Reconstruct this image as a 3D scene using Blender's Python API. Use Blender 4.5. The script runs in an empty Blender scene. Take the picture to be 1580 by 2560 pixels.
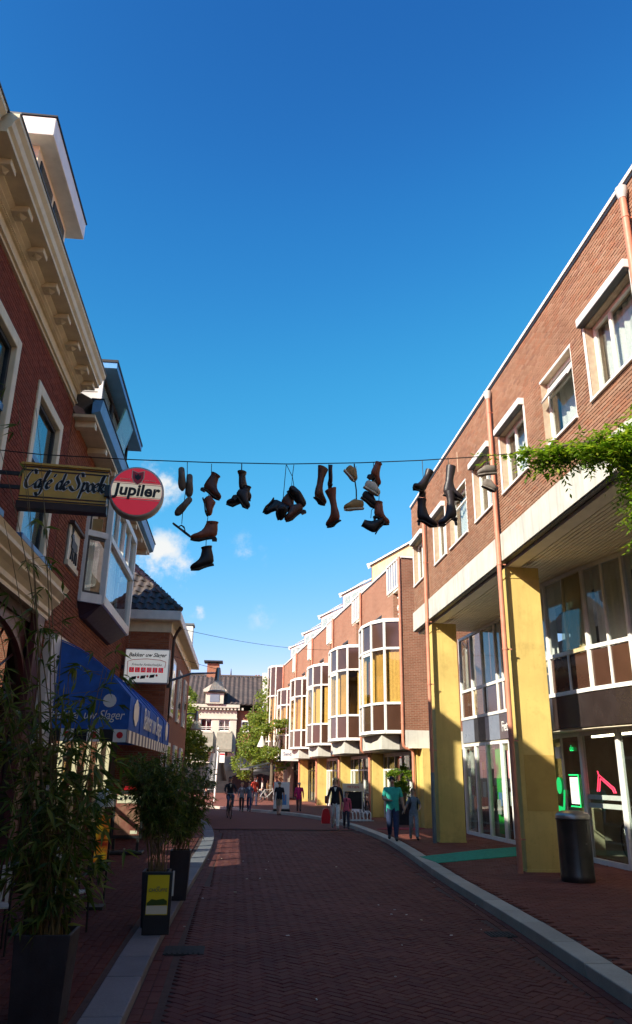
import bpy, bmesh, math, random
from mathutils import Vector, Matrix, Euler
random.seed(11)
R = math.radians
S = bpy.context.scene
COL = S.collection

# ------------------------------------------------------------------ camera
PITCH, ROLL, YAW, FPX, CAMH = R(19.24), R(0.8), R(5.45), 1880.0, 1.9
_f = Vector((math.sin(YAW)*math.cos(PITCH), math.cos(YAW)*math.cos(PITCH), math.sin(PITCH)))
_r0 = Vector((math.cos(YAW), -math.sin(YAW), 0)); _u0 = _r0.cross(_f)
_r = _r0*math.cos(ROLL)+_u0*math.sin(ROLL); _u = _u0*math.cos(ROLL)-_r0*math.sin(ROLL)
CAMP = Vector((0, 0, CAMH))
cd = bpy.data.cameras.new('camera'); cam = bpy.data.objects.new('camera', cd); COL.objects.link(cam)
cd.sensor_fit = 'VERTICAL'; cd.sensor_height = 36; cd.lens = FPX/2560*36; cd.clip_end = 3000; cd.clip_start = .05
mw = Matrix((( _r.x, _u.x, -_f.x, 0), (_r.y, _u.y, -_f.y, 0), (_r.z, _u.z, -_f.z, CAMH), (0, 0, 0, 1)))
cam.matrix_world = mw
S.camera = cam

# ------------------------------------------------------------------ sky, sun, exposure
SUN_PHI, SUN_EL = R(38), R(30.6)          # sun stands behind the camera on the left
w = bpy.data.worlds.new('World'); S.world = w; w.use_nodes = True
nt = w.node_tree; N = nt.nodes; L = nt.links
for n in list(N): N.remove(n)
out = N.new('ShaderNodeOutputWorld'); bg = N.new('ShaderNodeBackground'); L.new(bg.outputs[0], out.inputs[0])
bg.inputs['Strength'].default_value = 0.082
sky = N.new('ShaderNodeTexSky'); sky.sky_type = 'NISHITA'; sky.sun_disc = False
sky.sun_elevation = SUN_EL; sky.sun_rotation = R(232); sky.altitude = 0; sky.air_density = 1.0; sky.dust_density = 0.35; sky.ozone_density = 3.0
hsv = N.new('ShaderNodeHueSaturation'); hsv.inputs['Saturation'].default_value = 1.15; hsv.inputs['Value'].default_value = 1.0
L.new(sky.outputs[0], hsv.inputs['Color'])
# the deep blue of the photograph's clear sky: less red, a little more blue, everywhere alike
sp3 = N.new('ShaderNodeSeparateColor'); L.new(hsv.outputs[0], sp3.inputs[0]); cb3 = N.new('ShaderNodeCombineColor')
# small fair-weather clouds low in the sky
tc = N.new('ShaderNodeTexCoord')
nz = N.new('ShaderNodeTexNoise'); nz.inputs['Scale'].default_value = 26; nz.inputs['Detail'].default_value = 7; nz.inputs['Roughness'].default_value = .62
L.new(tc.outputs['Generated'], nz.inputs['Vector'])
def mth(op, a, b=None, clamp=False):
    m = N.new('ShaderNodeMath'); m.operation = op; m.use_clamp = clamp
    for i, v in enumerate((a, b)):
        if v is None: continue
        if isinstance(v, (int, float)): m.inputs[i].default_value = v
        else: L.new(v, m.inputs[i])
    return m.outputs[0]
L.new(mth('MULTIPLY', mth('POWER', sp3.outputs[0], 1.7), .676), cb3.inputs[0])
def fcurve(src, scale, pts):
    fc = N.new('ShaderNodeFloatCurve'); c = fc.mapping.curves[0]
    while len(c.points) < len(pts): c.points.new(.5, .5)
    for q, (a, b) in zip(c.points, pts): q.location = (a, b)
    fc.mapping.update(); L.new(mth('DIVIDE', src, scale), fc.inputs['Value']); return mth('MULTIPLY', fc.outputs[0], scale)
L.new(fcurve(mth('MULTIPLY', sp3.outputs[1], 1.18), 8.0, ((0, 0), (.1, .075), (.13, .11), (.165, .178), (.256, .325), (.49, .5), (1, .85))), cb3.inputs[1])
L.new(fcurve(mth('MULTIPLY', sp3.outputs[2], 1.26), 10.0, ((0, 0), (.252, .29), (.307, .375), (.454, .51), (.7, .7), (1, .9))), cb3.inputs[2])
def pix(px, py): return (_f*FPX+_r*(px-790)+_u*(1280-py)).normalized()
acc = None
for px, py, rad, amp in ((405, 1218, 70, 1.0), (380, 1190, 60, .75), (400, 1385, 95, 1.0), (455, 1415, 70, .8), (345, 1340, 60, .7), (498, 1533, 36, 1.0), (618, 1383, 60, .5), (655, 1540, 45, .45), (700, 1385, 40, .25)):
    d = pix(px, py)
    vm = N.new('ShaderNodeVectorMath'); vm.operation = 'DISTANCE'; vm.inputs[1].default_value = d
    nv = N.new('ShaderNodeVectorMath'); nv.operation = 'NORMALIZE'; L.new(tc.outputs['Generated'], nv.inputs[0]); L.new(nv.outputs[0], vm.inputs[0])
    e = mth('MULTIPLY', mth('SUBTRACT', 1.0, mth('DIVIDE', vm.outputs['Value'], rad/1990*1.25), True), amp)
    acc = e if acc is None else mth('MAXIMUM', acc, e)
msk = mth('ADD', acc, mth('MULTIPLY', mth('SUBTRACT', nz.outputs['Fac'], .5), 2.3))
mr = N.new('ShaderNodeMapRange'); mr.interpolation_type = 'SMOOTHSTEP'; mr.inputs['From Min'].default_value = .28; mr.inputs['From Max'].default_value = .95
L.new(msk, mr.inputs['Value'])
fac = mth('MULTIPLY', mr.outputs[0], mth('MULTIPLY', acc, 1.35, True), True)
mx = N.new('ShaderNodeMixRGB'); L.new(fac, mx.inputs[0]); L.new(cb3.outputs[0], mx.inputs[1]); mx.inputs[2].default_value = (5.6, 5.7, 5.7, 1)
L.new(mx.outputs[0], bg.inputs['Color'])
sd = bpy.data.lights.new('sun', 'SUN'); so = bpy.data.objects.new('sun', sd); COL.objects.link(so)
sd.energy = 5.0; sd.angle = R(.53); sd.color = (1, .93, .80)
sdir = Vector((math.cos(SUN_PHI)*math.cos(SUN_EL), math.sin(SUN_PHI)*math.cos(SUN_EL), -math.sin(SUN_EL)))
so.rotation_euler = sdir.to_track_quat('-Z', 'Y').to_euler()
so.location = (-20, -15, 30)
S.view_settings.view_transform = 'Standard'; S.view_settings.look = 'None'; S.view_settings.exposure = 1.0; S.view_settings.gamma = 1.0
S.view_settings.use_curve_mapping = False
S.render.engine = 'CYCLES'
S.cycles.max_bounces = 10; S.cycles.diffuse_bounces = 6; S.cycles.glossy_bounces = 6; S.cycles.transparent_max_bounces = 24

def at(px, py, X=None, Y=None, Z=None):
    "point of the place seen at a photo pixel, on the plane x=X, y=Y or z=Z"
    d = pix(px, py)
    t = (X-CAMP.x)/d.x if X is not None else (Y-CAMP.y)/d.y if Y is not None else (Z-CAMP.z)/d.z
    return CAMP+d*t

# ------------------------------------------------------------------ materials
def _mat(name):
    m = bpy.data.materials.new(name); m.use_nodes = True
    return m, m.node_tree, m.node_tree.nodes['Principled BSDF']
def ramp(t, fac, stops):
    r = t.nodes.new('ShaderNodeValToRGB'); cr = r.color_ramp
    while len(cr.elements) < len(stops): cr.elements.new(.5)
    for e, (p, c) in zip(cr.elements, stops): e.position = p; e.color = (*c, 1)
    if fac is not None: t.links.new(fac, r.inputs[0])
    return r.outputs[0]
def noise(t, scale, detail=4, vec=None, rough=.55, out='Fac'):
    n = t.nodes.new('ShaderNodeTexNoise'); n.inputs['Scale'].default_value = scale; n.inputs['Detail'].default_value = detail; n.inputs['Roughness'].default_value = rough
    if vec is None:
        vec = t.nodes.new('ShaderNodeTexCoord').outputs['Object']
    t.links.new(vec, n.inputs['Vector']); return n.outputs[out]
def mixc(t, fac, a, b, mode='MIX'):
    m = t.nodes.new('ShaderNodeMixRGB'); m.blend_type = mode
    for i, v in enumerate((fac, a, b)):
        if hasattr(v, 'links'): t.links.new(v, m.inputs[i])
        elif isinstance(v, (int, float)): m.inputs[i].default_value = v
        else: m.inputs[i].default_value = (*v, 1)
    return m.outputs[0]
def bump(t, b, h, s, dist=.01):
    n = t.nodes.new('ShaderNodeBump'); n.inputs['Strength'].default_value = s; n.inputs['Distance'].default_value = dist
    t.links.new(h, n.inputs['Height']); t.links.new(n.outputs[0], b.inputs['Normal'])
def M(name, col, rough=.6, metal=0., var=.18, scale=3., bmp=.15, bscale=90., spec=.4, streak=0, grime=0):
    "painted / plain surface with blotches, fine relief and optional vertical streaks of dirt"
    m, t, b = _mat(name)
    b.inputs['Roughness'].default_value = rough; b.inputs['Metallic'].default_value = metal; b.inputs['Specular IOR Level'].default_value = spec
    f = noise(t, scale, 6)
    lo = tuple(c*(1-var) for c in col); hi = tuple(min(1, c*(1+var*.6)) for c in col)
    c = ramp(t, f, ((.3, lo), (.7, hi)))
    if streak:
        tcn = t.nodes.new('ShaderNodeTexCoord'); mp = t.nodes.new('ShaderNodeMapping'); mp.inputs['Scale'].default_value = (9, 9, .7)
        t.links.new(tcn.outputs['Object'], mp.inputs[0])
        g = noise(t, 1.0, 5, mp.outputs[0]); fr = ramp(t, g, ((.5, (0, 0, 0)), (.78, (streak,)*3)))
        c = mixc(t, fr, c, tuple(x*.45 for x in col))
    if grime:
        c = mixc(t, ramp(t, noise(t, 1.9, 11, None, .68), ((.52, (0, 0, 0)), (.7, (grime,)*3))), c, (col[0]*.4, col[1]*.38, col[2]*.36))
        c = mixc(t, ramp(t, noise(t, 24, 3), ((.66, (0, 0, 0)), (.76, (grime*1.2,)*3))), c, (col[0]*.35, col[1]*.33, col[2]*.33))
    t.links.new(c, b.inputs['Base Color'])
    if rough > .12:
        rr = t.nodes.new('ShaderNodeMapRange'); rr.inputs['To Min'].default_value = max(.03, rough-.1); rr.inputs['To Max'].default_value = min(1, rough+.12)
        t.links.new(noise(t, scale*3, 3), rr.inputs['Value']); t.links.new(rr.outputs[0], b.inputs['Roughness'])
    if bmp: bump(t, b, noise(t, bscale, 3), bmp)
    return m
def MPIECE(name, cols, rough=.85, bmp=.4, bscale=120, dirt=.35):
    "bricks / pavers / stones: a shade of its own for every piece"
    m, t, b = _mat(name)
    g = t.nodes.new('ShaderNodeNewGeometry'); oi = t.nodes.new('ShaderNodeObjectInfo')
    a = t.nodes.new('ShaderNodeMath'); a.operation = 'ADD'; t.links.new(g.outputs['Random Per Island'], a.inputs[0]); t.links.new(oi.outputs['Random'], a.inputs[1])
    fr = t.nodes.new('ShaderNodeMath'); fr.operation = 'FRACT'; t.links.new(a.outputs[0], fr.inputs[0])
    k = len(cols); c = ramp(t, fr.outputs[0], [(i/(k-1), cc) for i, cc in enumerate(cols)])
    pos = g.outputs['Position']
    c = mixc(t, ramp(t, noise(t, 45, 4, pos), ((.35, (0, 0, 0)), (.75, (dirt,)*3))), c, tuple(x*.55 for x in cols[0]))
    c = mixc(t, ramp(t, noise(t, .8, 4, pos), ((.42, (0, 0, 0)), (.7, (dirt,)*3))), c, tuple(x*.62 for x in cols[-1]))
    c = mixc(t, ramp(t, noise(t, .45, 7, pos, .65), ((.5, (0, 0, 0)), (.72, (.55,)*3))), c, tuple(min(1, x*1.22+.008) for x in cols[1]))
    t.links.new(c, b.inputs['Base Color']); b.inputs['Roughness'].default_value = rough; b.inputs['Specular IOR Level'].default_value = .1
    bump(t, b, noise(t, bscale, 4, pos), bmp)
    return m
def MBRICK(name, c1, c2, mortar, sx=.21, sz=.065, flat=False, dark=.3):
    "far brickwork or paving, courses too small to pick apart"
    m, t, b = _mat(name)
    tcn = t.nodes.new('ShaderNodeTexCoord'); sp = t.nodes.new('ShaderNodeSeparateXYZ'); t.links.new(tcn.outputs['Object'], sp.inputs[0])
    ad = t.nodes.new('ShaderNodeMath'); ad.operation = 'ADD'; t.links.new(sp.outputs['X'], ad.inputs[0]); t.links.new(sp.outputs['Y'], ad.inputs[1])
    cb = t.nodes.new('ShaderNodeCombineXYZ')
    if flat: t.links.new(sp.outputs['X'], cb.inputs[0]); t.links.new(sp.outputs['Y'], cb.inputs[1])
    else: t.links.new(ad.outputs[0], cb.inputs[0]); t.links.new(sp.outputs['Z'], cb.inputs[1])
    br = t.nodes.new('ShaderNodeTexBrick'); br.inputs['Scale'].default_value = 1; br.inputs['Brick Width'].default_value = sx; br.inputs['Row Height'].default_value = sz
    br.inputs['Mortar Size'].default_value = .007; br.inputs['Mortar Smooth'].default_value = .2; br.inputs['Bias'].default_value = 0
    br.inputs['Color1'].default_value = (*c1, 1); br.inputs['Color2'].default_value = (*c2, 1); br.inputs['Mortar'].default_value = (*mortar, 1)
    t.links.new(cb.outputs[0], br.inputs['Vector'])
    c = mixc(t, ramp(t, noise(t, .9, 5), ((.4, (0, 0, 0)), (.75, (dark,)*3))), br.outputs['Color'], tuple(x*.5 for x in c1))
    c = mixc(t, ramp(t, noise(t, 14, 4), ((.4, (0, 0, 0)), (.8, (.4,)*3))), c, tuple(min(1, x*1.25) for x in c2))
    t.links.new(c, b.inputs['Base Color']); b.inputs['Roughness'].default_value = .9; b.inputs['Specular IOR Level'].default_value = .2
    inv = t.nodes.new('ShaderNodeMath'); inv.operation = 'SUBTRACT'; inv.inputs[0].default_value = 1; t.links.new(br.outputs['Fac'], inv.inputs[1])
    bump(t, b, inv.outputs[0], .5, .006)
    return m
def MGLASS(name, tint=(.75, .8, .8), ior=1.75, rough=.0, wav=.02):
    m = bpy.data.materials.new(name); m.use_nodes = True; t = m.node_tree; t.nodes.clear()
    o = t.nodes.new('ShaderNodeOutputMaterial'); mxs = t.nodes.new('ShaderNodeMixShader'); tr = t.nodes.new('ShaderNodeBsdfTransparent'); gl = t.nodes.new('ShaderNodeBsdfGlossy'); fr = t.nodes.new('ShaderNodeFresnel')
    tr.inputs[0].default_value = (*tint, 1); gl.inputs['Roughness'].default_value = rough
    gm = t.nodes.new('ShaderNodeNewGeometry'); mi = t.nodes.new('ShaderNodeMix'); mi.data_type = 'FLOAT'; mi.inputs[2].default_value = ior; mi.inputs[3].default_value = 1/ior   # both faces of a pane reflect alike
    t.links.new(gm.outputs['Backfacing'], mi.inputs[0]); t.links.new(mi.outputs[0], fr.inputs['IOR'])
    t.links.new(fr.outputs[0], mxs.inputs[0]); t.links.new(tr.outputs[0], mxs.inputs[1]); t.links.new(gl.outputs[0], mxs.inputs[2]); t.links.new(mxs.outputs[0], o.inputs[0])
    if wav:
        n = t.nodes.new('ShaderNodeBump'); n.inputs['Strength'].default_value = wav*4; n.inputs['Distance'].default_value = .05
        t.links.new(noise(t, 1.1, 1), n.inputs['Height']); t.links.new(n.outputs[0], gl.inputs['Normal']); 
    return m
def MEMIT(name, col, s):
    m, t, b = _mat(name); b.inputs['Base Color'].default_value = (*col, 1); b.inputs['Emission Color'].default_value = (*col, 1); b.inputs['Emission Strength'].default_value = s
    return m
def MLEAF(name, a, b_, c, trans=.35, rough=.5):
    m = bpy.data.materials.new(name); m.use_nodes = True; t = m.node_tree; b = t.nodes['Principled BSDF']
    g = t.nodes.new('ShaderNodeNewGeometry')
    cc = ramp(t, g.outputs['Random Per Island'], ((0, a), (.55, b_), (1, c)))
    t.links.new(cc, b.inputs['Base Color']); b.inputs['Roughness'].default_value = rough; b.inputs['Specular IOR Level'].default_value = .35
    tl = t.nodes.new('ShaderNodeBsdfTranslucent'); ms = t.nodes.new('ShaderNodeMixShader'); ms.inputs[0].default_value = trans
    t.links.new(mixc(t, 1.0, cc, (1.5, 1.6, .7), 'MULTIPLY'), tl.inputs[0])
    t.links.new(b.outputs[0], ms.inputs[1]); t.links.new(tl.outputs[0], ms.inputs[2])
    t.links.new(ms.outputs[0], t.nodes['Material Output'].inputs[0])
    return m

K = {}
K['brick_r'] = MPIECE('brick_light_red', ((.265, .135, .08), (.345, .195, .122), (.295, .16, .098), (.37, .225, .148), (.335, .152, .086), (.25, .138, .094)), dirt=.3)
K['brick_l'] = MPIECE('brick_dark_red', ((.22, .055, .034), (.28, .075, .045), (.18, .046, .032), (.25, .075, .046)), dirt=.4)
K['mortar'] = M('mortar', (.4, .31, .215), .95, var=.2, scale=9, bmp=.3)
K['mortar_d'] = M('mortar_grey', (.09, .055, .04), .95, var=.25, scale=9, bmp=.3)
K['paver_road'] = MPIECE('paver_purple_red', ((.115, .035, .032), (.145, .046, .038), (.095, .032, .032), (.155, .055, .042), (.125, .037, .034)), rough=.72, dirt=.5)
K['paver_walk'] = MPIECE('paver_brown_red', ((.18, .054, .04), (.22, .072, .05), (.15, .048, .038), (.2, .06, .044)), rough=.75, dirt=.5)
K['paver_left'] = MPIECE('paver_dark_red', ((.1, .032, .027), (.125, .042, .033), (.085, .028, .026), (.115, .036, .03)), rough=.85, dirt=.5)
K['joint'] = M('sand_joint', (.07, .036, .031), .95, var=.3, scale=20)
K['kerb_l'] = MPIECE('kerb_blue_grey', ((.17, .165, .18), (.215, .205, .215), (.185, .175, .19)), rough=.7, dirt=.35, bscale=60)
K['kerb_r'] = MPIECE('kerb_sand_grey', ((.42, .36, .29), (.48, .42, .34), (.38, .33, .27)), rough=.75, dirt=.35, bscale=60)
K['far_road'] = MBRICK('far_road_paving', (.125, .04, .035), (.15, .05, .041), (.055, .03, .027), .2, .1, True)
K['far_walk'] = MBRICK('far_walk_paving', (.18, .058, .043), (.22, .075, .052), (.06, .036, .03), .2, .1, True)
K['ground'] = M('ground_earth', (.1, .075, .06), .95, var=.3, scale=.5)
K['white'] = M('white_paint', (.72, .70, .64), .42, var=.1, scale=5, bmp=.05, streak=.16)
K['fascia'] = M('white_concrete', (.53, .51, .44), .7, var=.14, scale=1.6, bmp=.15, streak=.55, grime=.25)
K['cream'] = M('cream_paint', (.72, .6, .4), .5, var=.12, scale=4, bmp=.08, streak=.2)
K['soffit'] = M('soffit_cream', (.8, .71, .52), .5, var=.1, scale=3, bmp=.05)
K['yellow'] = M('yellow_plaster', (.62, .45, .135), .8, var=.14, scale=1.3, bmp=.4, bscale=140, streak=.3, grime=.4)
K['pipe'] = M('salmon_pipe', (.55, .215, .13), .5, var=.2, scale=4, bmp=.05, streak=.3, grime=.3)
K['greypipe'] = M('grey_steel_pipe', (.16, .19, .21), .5, .3)
K['hopper'] = M('grey_plastic', (.5, .49, .45), .6)
K['dark'] = M('dark_anthracite', (.022, .022, .025), .45, var=.3, bmp=.05)
K['black'] = M('black_rubber', (.012, .011, .011), .6, var=.3, bmp=.05)
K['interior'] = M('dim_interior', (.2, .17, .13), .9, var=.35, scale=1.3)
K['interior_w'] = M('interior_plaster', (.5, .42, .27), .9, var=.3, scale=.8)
K['curtain'] = M('white_net_curtain', (.78, .76, .7), .9, var=.1, scale=20)
K['ycurtain'] = M('yellow_curtain', (.68, .62, .42), .9, var=.15, scale=12)
K['glass'] = MGLASS('window_glass', (.86, .89, .88), 1.6)
K['shopglass'] = MGLASS('shop_glass', (.8, .86, .84), 1.5, wav=.004)
K['brownglass'] = MGLASS('bronze_glass', (.9, .82, .64), 1.6)
K['brownpanel'] = M('brown_glass_panel', (.062, .03, .019), .07, var=.25, scale=1.2, bmp=0, spec=.6)
K['signband'] = M('charcoal_sign_panel', (.03, .022, .02), .1, var=.2, bmp=0, spec=.6)
K['bluegrey'] = M('blue_grey_panel', (.17, .2, .25), .3, var=.12, bmp=.02)
K['tile'] = M('dark_roof_tile', (.09, .074, .064), .5, var=.35, scale=6, bmp=.2)
K['lead'] = M('lead_sheet', (.15, .15, .15), .6, .2)
K['blue'] = M('blue_awning_canvas', (.028, .115, .43), .85, grime=.3, var=.3, scale=3, bmp=.15, bscale=250)
K['bluetrim'] = M('sky_blue_paint', (.09, .27, .52), .45, var=.12)
K['wood'] = M('dark_brown_wood', (.045, .02, .014), .5, var=.3, scale=5)
K['redwood'] = M('oxblood_paint', (.075, .018, .02), .45, var=.25)
K['steel'] = M('brushed_steel', (.32, .3, .28), .33, .9, var=.2, scale=2)
K['steel_d'] = M('dark_metal_casing', (.085, .075, .07), .32, .75, var=.25, scale=2.5)
K['iron'] = M('cast_iron', (.03, .028, .028), .85, .1, var=.3)
K['lampglass'] = M('frosted_lamp_cover', (.55, .54, .46), .2, var=.08, bmp=0)
K['green_carpet'] = M('green_carpet', (.012, .27, .165), .95, var=.25, scale=10, bmp=.6, bscale=300)
K['red_carpet'] = M('red_carpet', (.3, .03, .04), .95, var=.25, scale=10, bmp=.6)
K['bamboo'] = MLEAF('bamboo_leaf', (.04, .07, .014), (.08, .125, .025), (.2, .22, .05), .35)
K['wisteria'] = MLEAF('wisteria_leaf', (.07, .13, .015), (.15, .25, .024), (.3, .33, .035), .5)
K['tree'] = MLEAF('tree_leaf', (.11, .16, .03), (.18, .24, .04), (.27, .3, .06), .5)
K['bark'] = M('bark', (.11, .085, .055), .9, var=.3, scale=14, bmp=.5, bscale=30)
K['cane'] = M('bamboo_cane', (.14, .1, .04), .6, var=.3, scale=8)
K['soil'] = M('soil', (.03, .02, .014), .95)
K['planter'] = M('dark_zinc_planter', (.045, .04, .048), .5, .25, var=.4, scale=2.5, streak=.4, grime=.4)
K['gold'] = M('ochre_gold_paint', (.62, .37, .075), .5, var=.1, scale=5, bmp=.05)
def MLIT(name, col, s):
    m, t, b = _mat(name); b.inputs['Base Color'].default_value = (*col, 1); b.inputs['Roughness'].default_value = .3; b.inputs['Emission Color'].default_value = (*col, 1); b.inputs['Emission Strength'].default_value = s
    return m
K['lit_red'] = MLIT('backlit_red', (.62, .012, .025), .22); K['lit_cream'] = MLIT('backlit_cream', (.78, .68, .5), .22); K['lit_white'] = MLIT('backlit_white', (.76, .74, .68), .2)
K['signred'] = M('sign_red', (.56, .012, .022), .35, var=.06, bmp=0)
K['signwhite'] = M('sign_white', (.74, .72, .67), .4, var=.05, bmp=0)
K['ink'] = M('black_lettering', (.012, .01, .012), .5, bmp=0)
K['navy'] = M('navy_lettering', (.02, .03, .12), .5, bmp=0)
K['signcream'] = M('sign_cream', (.72, .63, .46), .4, var=.05, bmp=0)
K['yellowsign'] = M('yellow_poster', (.72, .55, .02), .45, var=.08, bmp=0)
K['skin'] = M('skin', (.45, .23, .15), .55, var=.1, bmp=.03)

# ------------------------------------------------------------------ mesh helpers
class MB:
    def __init__(s): s.v = []; s.f = []; s.m = []; s.mi = 0
    def add(s, vs, fs):
        o = len(s.v); s.v += [tuple(v) for v in vs]; s.f += [tuple(o+i for i in f) for f in fs]; s.m += [s.mi]*len(fs); return s
    def box(s, x0, x1, y0, y1, z0, z1):
        return s.add([(x0, y0, z0), (x1, y0, z0), (x1, y1, z0), (x0, y1, z0), (x0, y0, z1), (x1, y0, z1), (x1, y1, z1), (x0, y1, z1)],
                     [(0, 3, 2, 1), (4, 5, 6, 7), (0, 1, 5, 4), (1, 2, 6, 5), (2, 3, 7, 6), (3, 0, 4, 7)])
    def obox(s, c, a, b, d):
        c, a, b, d = map(Vector, (c, a, b, d))
        vs = [c-a-b-d, c+a-b-d, c+a+b-d, c-a+b-d, c-a-b+d, c+a-b+d, c+a+b+d, c-a+b+d]
        return s.add(vs, [(0, 3, 2, 1), (4, 5, 6, 7), (0, 1, 5, 4), (1, 2, 6, 5), (2, 3, 7, 6), (3, 0, 4, 7)])
    def bar(s, p, q, w, h, up=(0, 0, 1)):
        p, q = Vector(p), Vector(q); d = q-p; l = d.length
        if l < 1e-6: return s
        d /= l; u = Vector(up)
        if abs(d.dot(u)) > .98: u = Vector((1, 0, 0))
        sd_ = d.cross(u).normalized(); u = sd_.cross(d)
        return s.obox((p+q)/2, d*(l/2), sd_*(w/2), u*(h/2))
    def prism(s, poly, ext):
        n = len(poly); e = Vector(ext); a = [Vector(p) for p in poly]
        return s.add(a+[p+e for p in a], [tuple(range(n-1, -1, -1)), tuple(range(n, 2*n))]+[(i, (i+1) % n, n+(i+1) % n, n+i) for i in range(n)])
    def loft(s, rings, c0=True, c1=True, closed=True):
        n = len(rings[0]); vs = [p for r in rings for p in r]; fs = []
        for i in range(len(rings)-1):
            for j in range(n if closed else n-1):
                k = (j+1) % n; fs.append((i*n+j, i*n+k, (i+1)*n+k, (i+1)*n+j))
        if c0: fs.append(tuple(range(n-1, -1, -1)))
        if c1: fs.append(tuple(range((len(rings)-1)*n, len(rings)*n)))
        return s.add(vs, fs)
    def tube(s, pts, r, n=8, cap=True):
        pts = [Vector(p) for p in pts]; rs = r if isinstance(r, (list, tuple)) else [r]*len(pts); rings = []; ref = None
        for i, p in enumerate(pts):
            t = (pts[min(i+1, len(pts)-1)]-pts[max(i-1, 0)])
            t = t.normalized() if t.length > 1e-9 else Vector((0, 0, 1))
            if ref is None: ref = Vector((0, 0, 1)) if abs(t.z) < .9 else Vector((1, 0, 0))
            a = t.cross(ref)
            a = a.normalized() if a.length > 1e-6 else t.orthogonal().normalized()
            b = t.cross(a); ref = b.cross(t)*1.0 if False else ref
            rings.append([p+(a*math.cos(2*math.pi*j/n)+b*math.sin(2*math.pi*j/n))*rs[i] for j in range(n)])
        return s.loft(rings, cap, cap)
    def lathe(s, prof, c=(0, 0, 0), n=20, axis='z', cap=True):
        c = Vector(c); rings = []
        for r, z in prof:
            ring = []
            for j in range(n):
                a = 2*math.pi*j/n; x, y = r*math.cos(a), r*math.sin(a)
                ring.append(c+(Vector((x, y, z)) if axis == 'z' else Vector((x, z, y)) if axis == 'y' else Vector((z, x, y))))
            rings.append(ring)
        return s.loft(rings, cap, cap)
    def quad(s, a, b, c, d): return s.add([a, b, c, d], [(0, 1, 2, 3)])
    def build(s, name, mat, parent=None, smooth=False, bevel=0, local=False, sub=0):
        me = bpy.data.meshes.new(name); me.from_pydata(s.v, [], s.f)
        mats = mat if isinstance(mat, (list, tuple)) else [mat]
        for mm in mats: me.materials.append(K[mm] if isinstance(mm, str) else mm)
        if len(mats) > 1: me.polygons.foreach_set('material_index', s.m)
        if smooth:
            bm = bmesh.new(); bm.from_mesh(me); bmesh.ops.remove_doubles(bm, verts=bm.verts, dist=1e-5); bmesh.ops.recalc_face_normals(bm, faces=bm.faces); bm.to_mesh(me); bm.free()
            me.polygons.foreach_set('use_smooth', [True]*len(me.polygons))
            me.set_sharp_from_angle(angle=R(50))
        me.update()
        return link(name, me, parent, bevel, local, sub)
def link(name, me, parent=None, bevel=0, local=False, sub=0):
    o = bpy.data.objects.new(name, me); COL.objects.link(o)
    if parent is not None:
        o.parent = parent
        if not local and parent.type == 'EMPTY': o.matrix_parent_inverse = Matrix.Translation(-Vector(parent.location))
    if bevel:
        m = o.modifiers.new('bevel', 'BEVEL'); m.width = bevel; m.segments = 2; m.limit_method = 'ANGLE'; m.angle_limit = R(40)
    if sub:
        m = o.modifiers.new('sub', 'SUBSURF'); m.levels = sub; m.render_levels = sub
    return o
def tag(o, label=None, cat=None, group=None, kind=None):
    if label: o['label'] = label
    if cat: o['category'] = cat
    if group: o['group'] = group
    if kind: o['kind'] = kind
    return o
def thing(name, label, cat, loc=(0, 0, 0), rot=(0, 0, 0), group=None):
    o = bpy.data.objects.new(name, None); COL.objects.link(o); o.location = loc; o.rotation_euler = rot; o.empty_display_size = .1
    return tag(o, label, cat, group)
def copy_tree(o, parent=None):
    c = o.copy(); COL.objects.link(c); c.parent = parent
    for ch in list(o.children): copy_tree(ch, c)
    return c
def BX(name, mat, parent, *b, bevel=0, local=False): return MB().box(*b).build(name, mat, parent, bevel=bevel, local=local)
def text(body, size, mat, mtx, parent, name='lettering', extr=.004, shear=0, off=0, sx=1, align='CENTER', local=False, space=1):
    cu = bpy.data.curves.new('t', 'FONT'); cu.body = body; cu.size = size; cu.extrude = extr; cu.shear = shear; cu.offset = off; cu.align_x = align; cu.align_y = 'CENTER'; cu.space_character = space; cu.resolution_u = 3
    ob = bpy.data.objects.new('t', cu); COL.objects.link(ob)
    dg = bpy.context.evaluated_depsgraph_get(); me = bpy.data.meshes.new_from_object(ob.evaluated_get(dg))
    bpy.data.objects.remove(ob); bpy.data.curves.remove(cu)
    me.name = name; me.materials.clear(); me.materials.append(K[mat] if isinstance(mat, str) else mat)
    me.transform(mtx @ Matrix.Diagonal((sx, 1, 1, 1)))
    return link(name, me, parent, local=local)
def face_mtx(o, right, up):
    r_, u_ = Vector(right).normalized(), Vector(up).normalized(); n = r_.cross(u_)
    return Matrix(((r_.x, u_.x, n.x, o[0]), (r_.y, u_.y, n.y, o[1]), (r_.z, u_.z, n.z, o[2]), (0, 0, 0, 1)))
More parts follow.
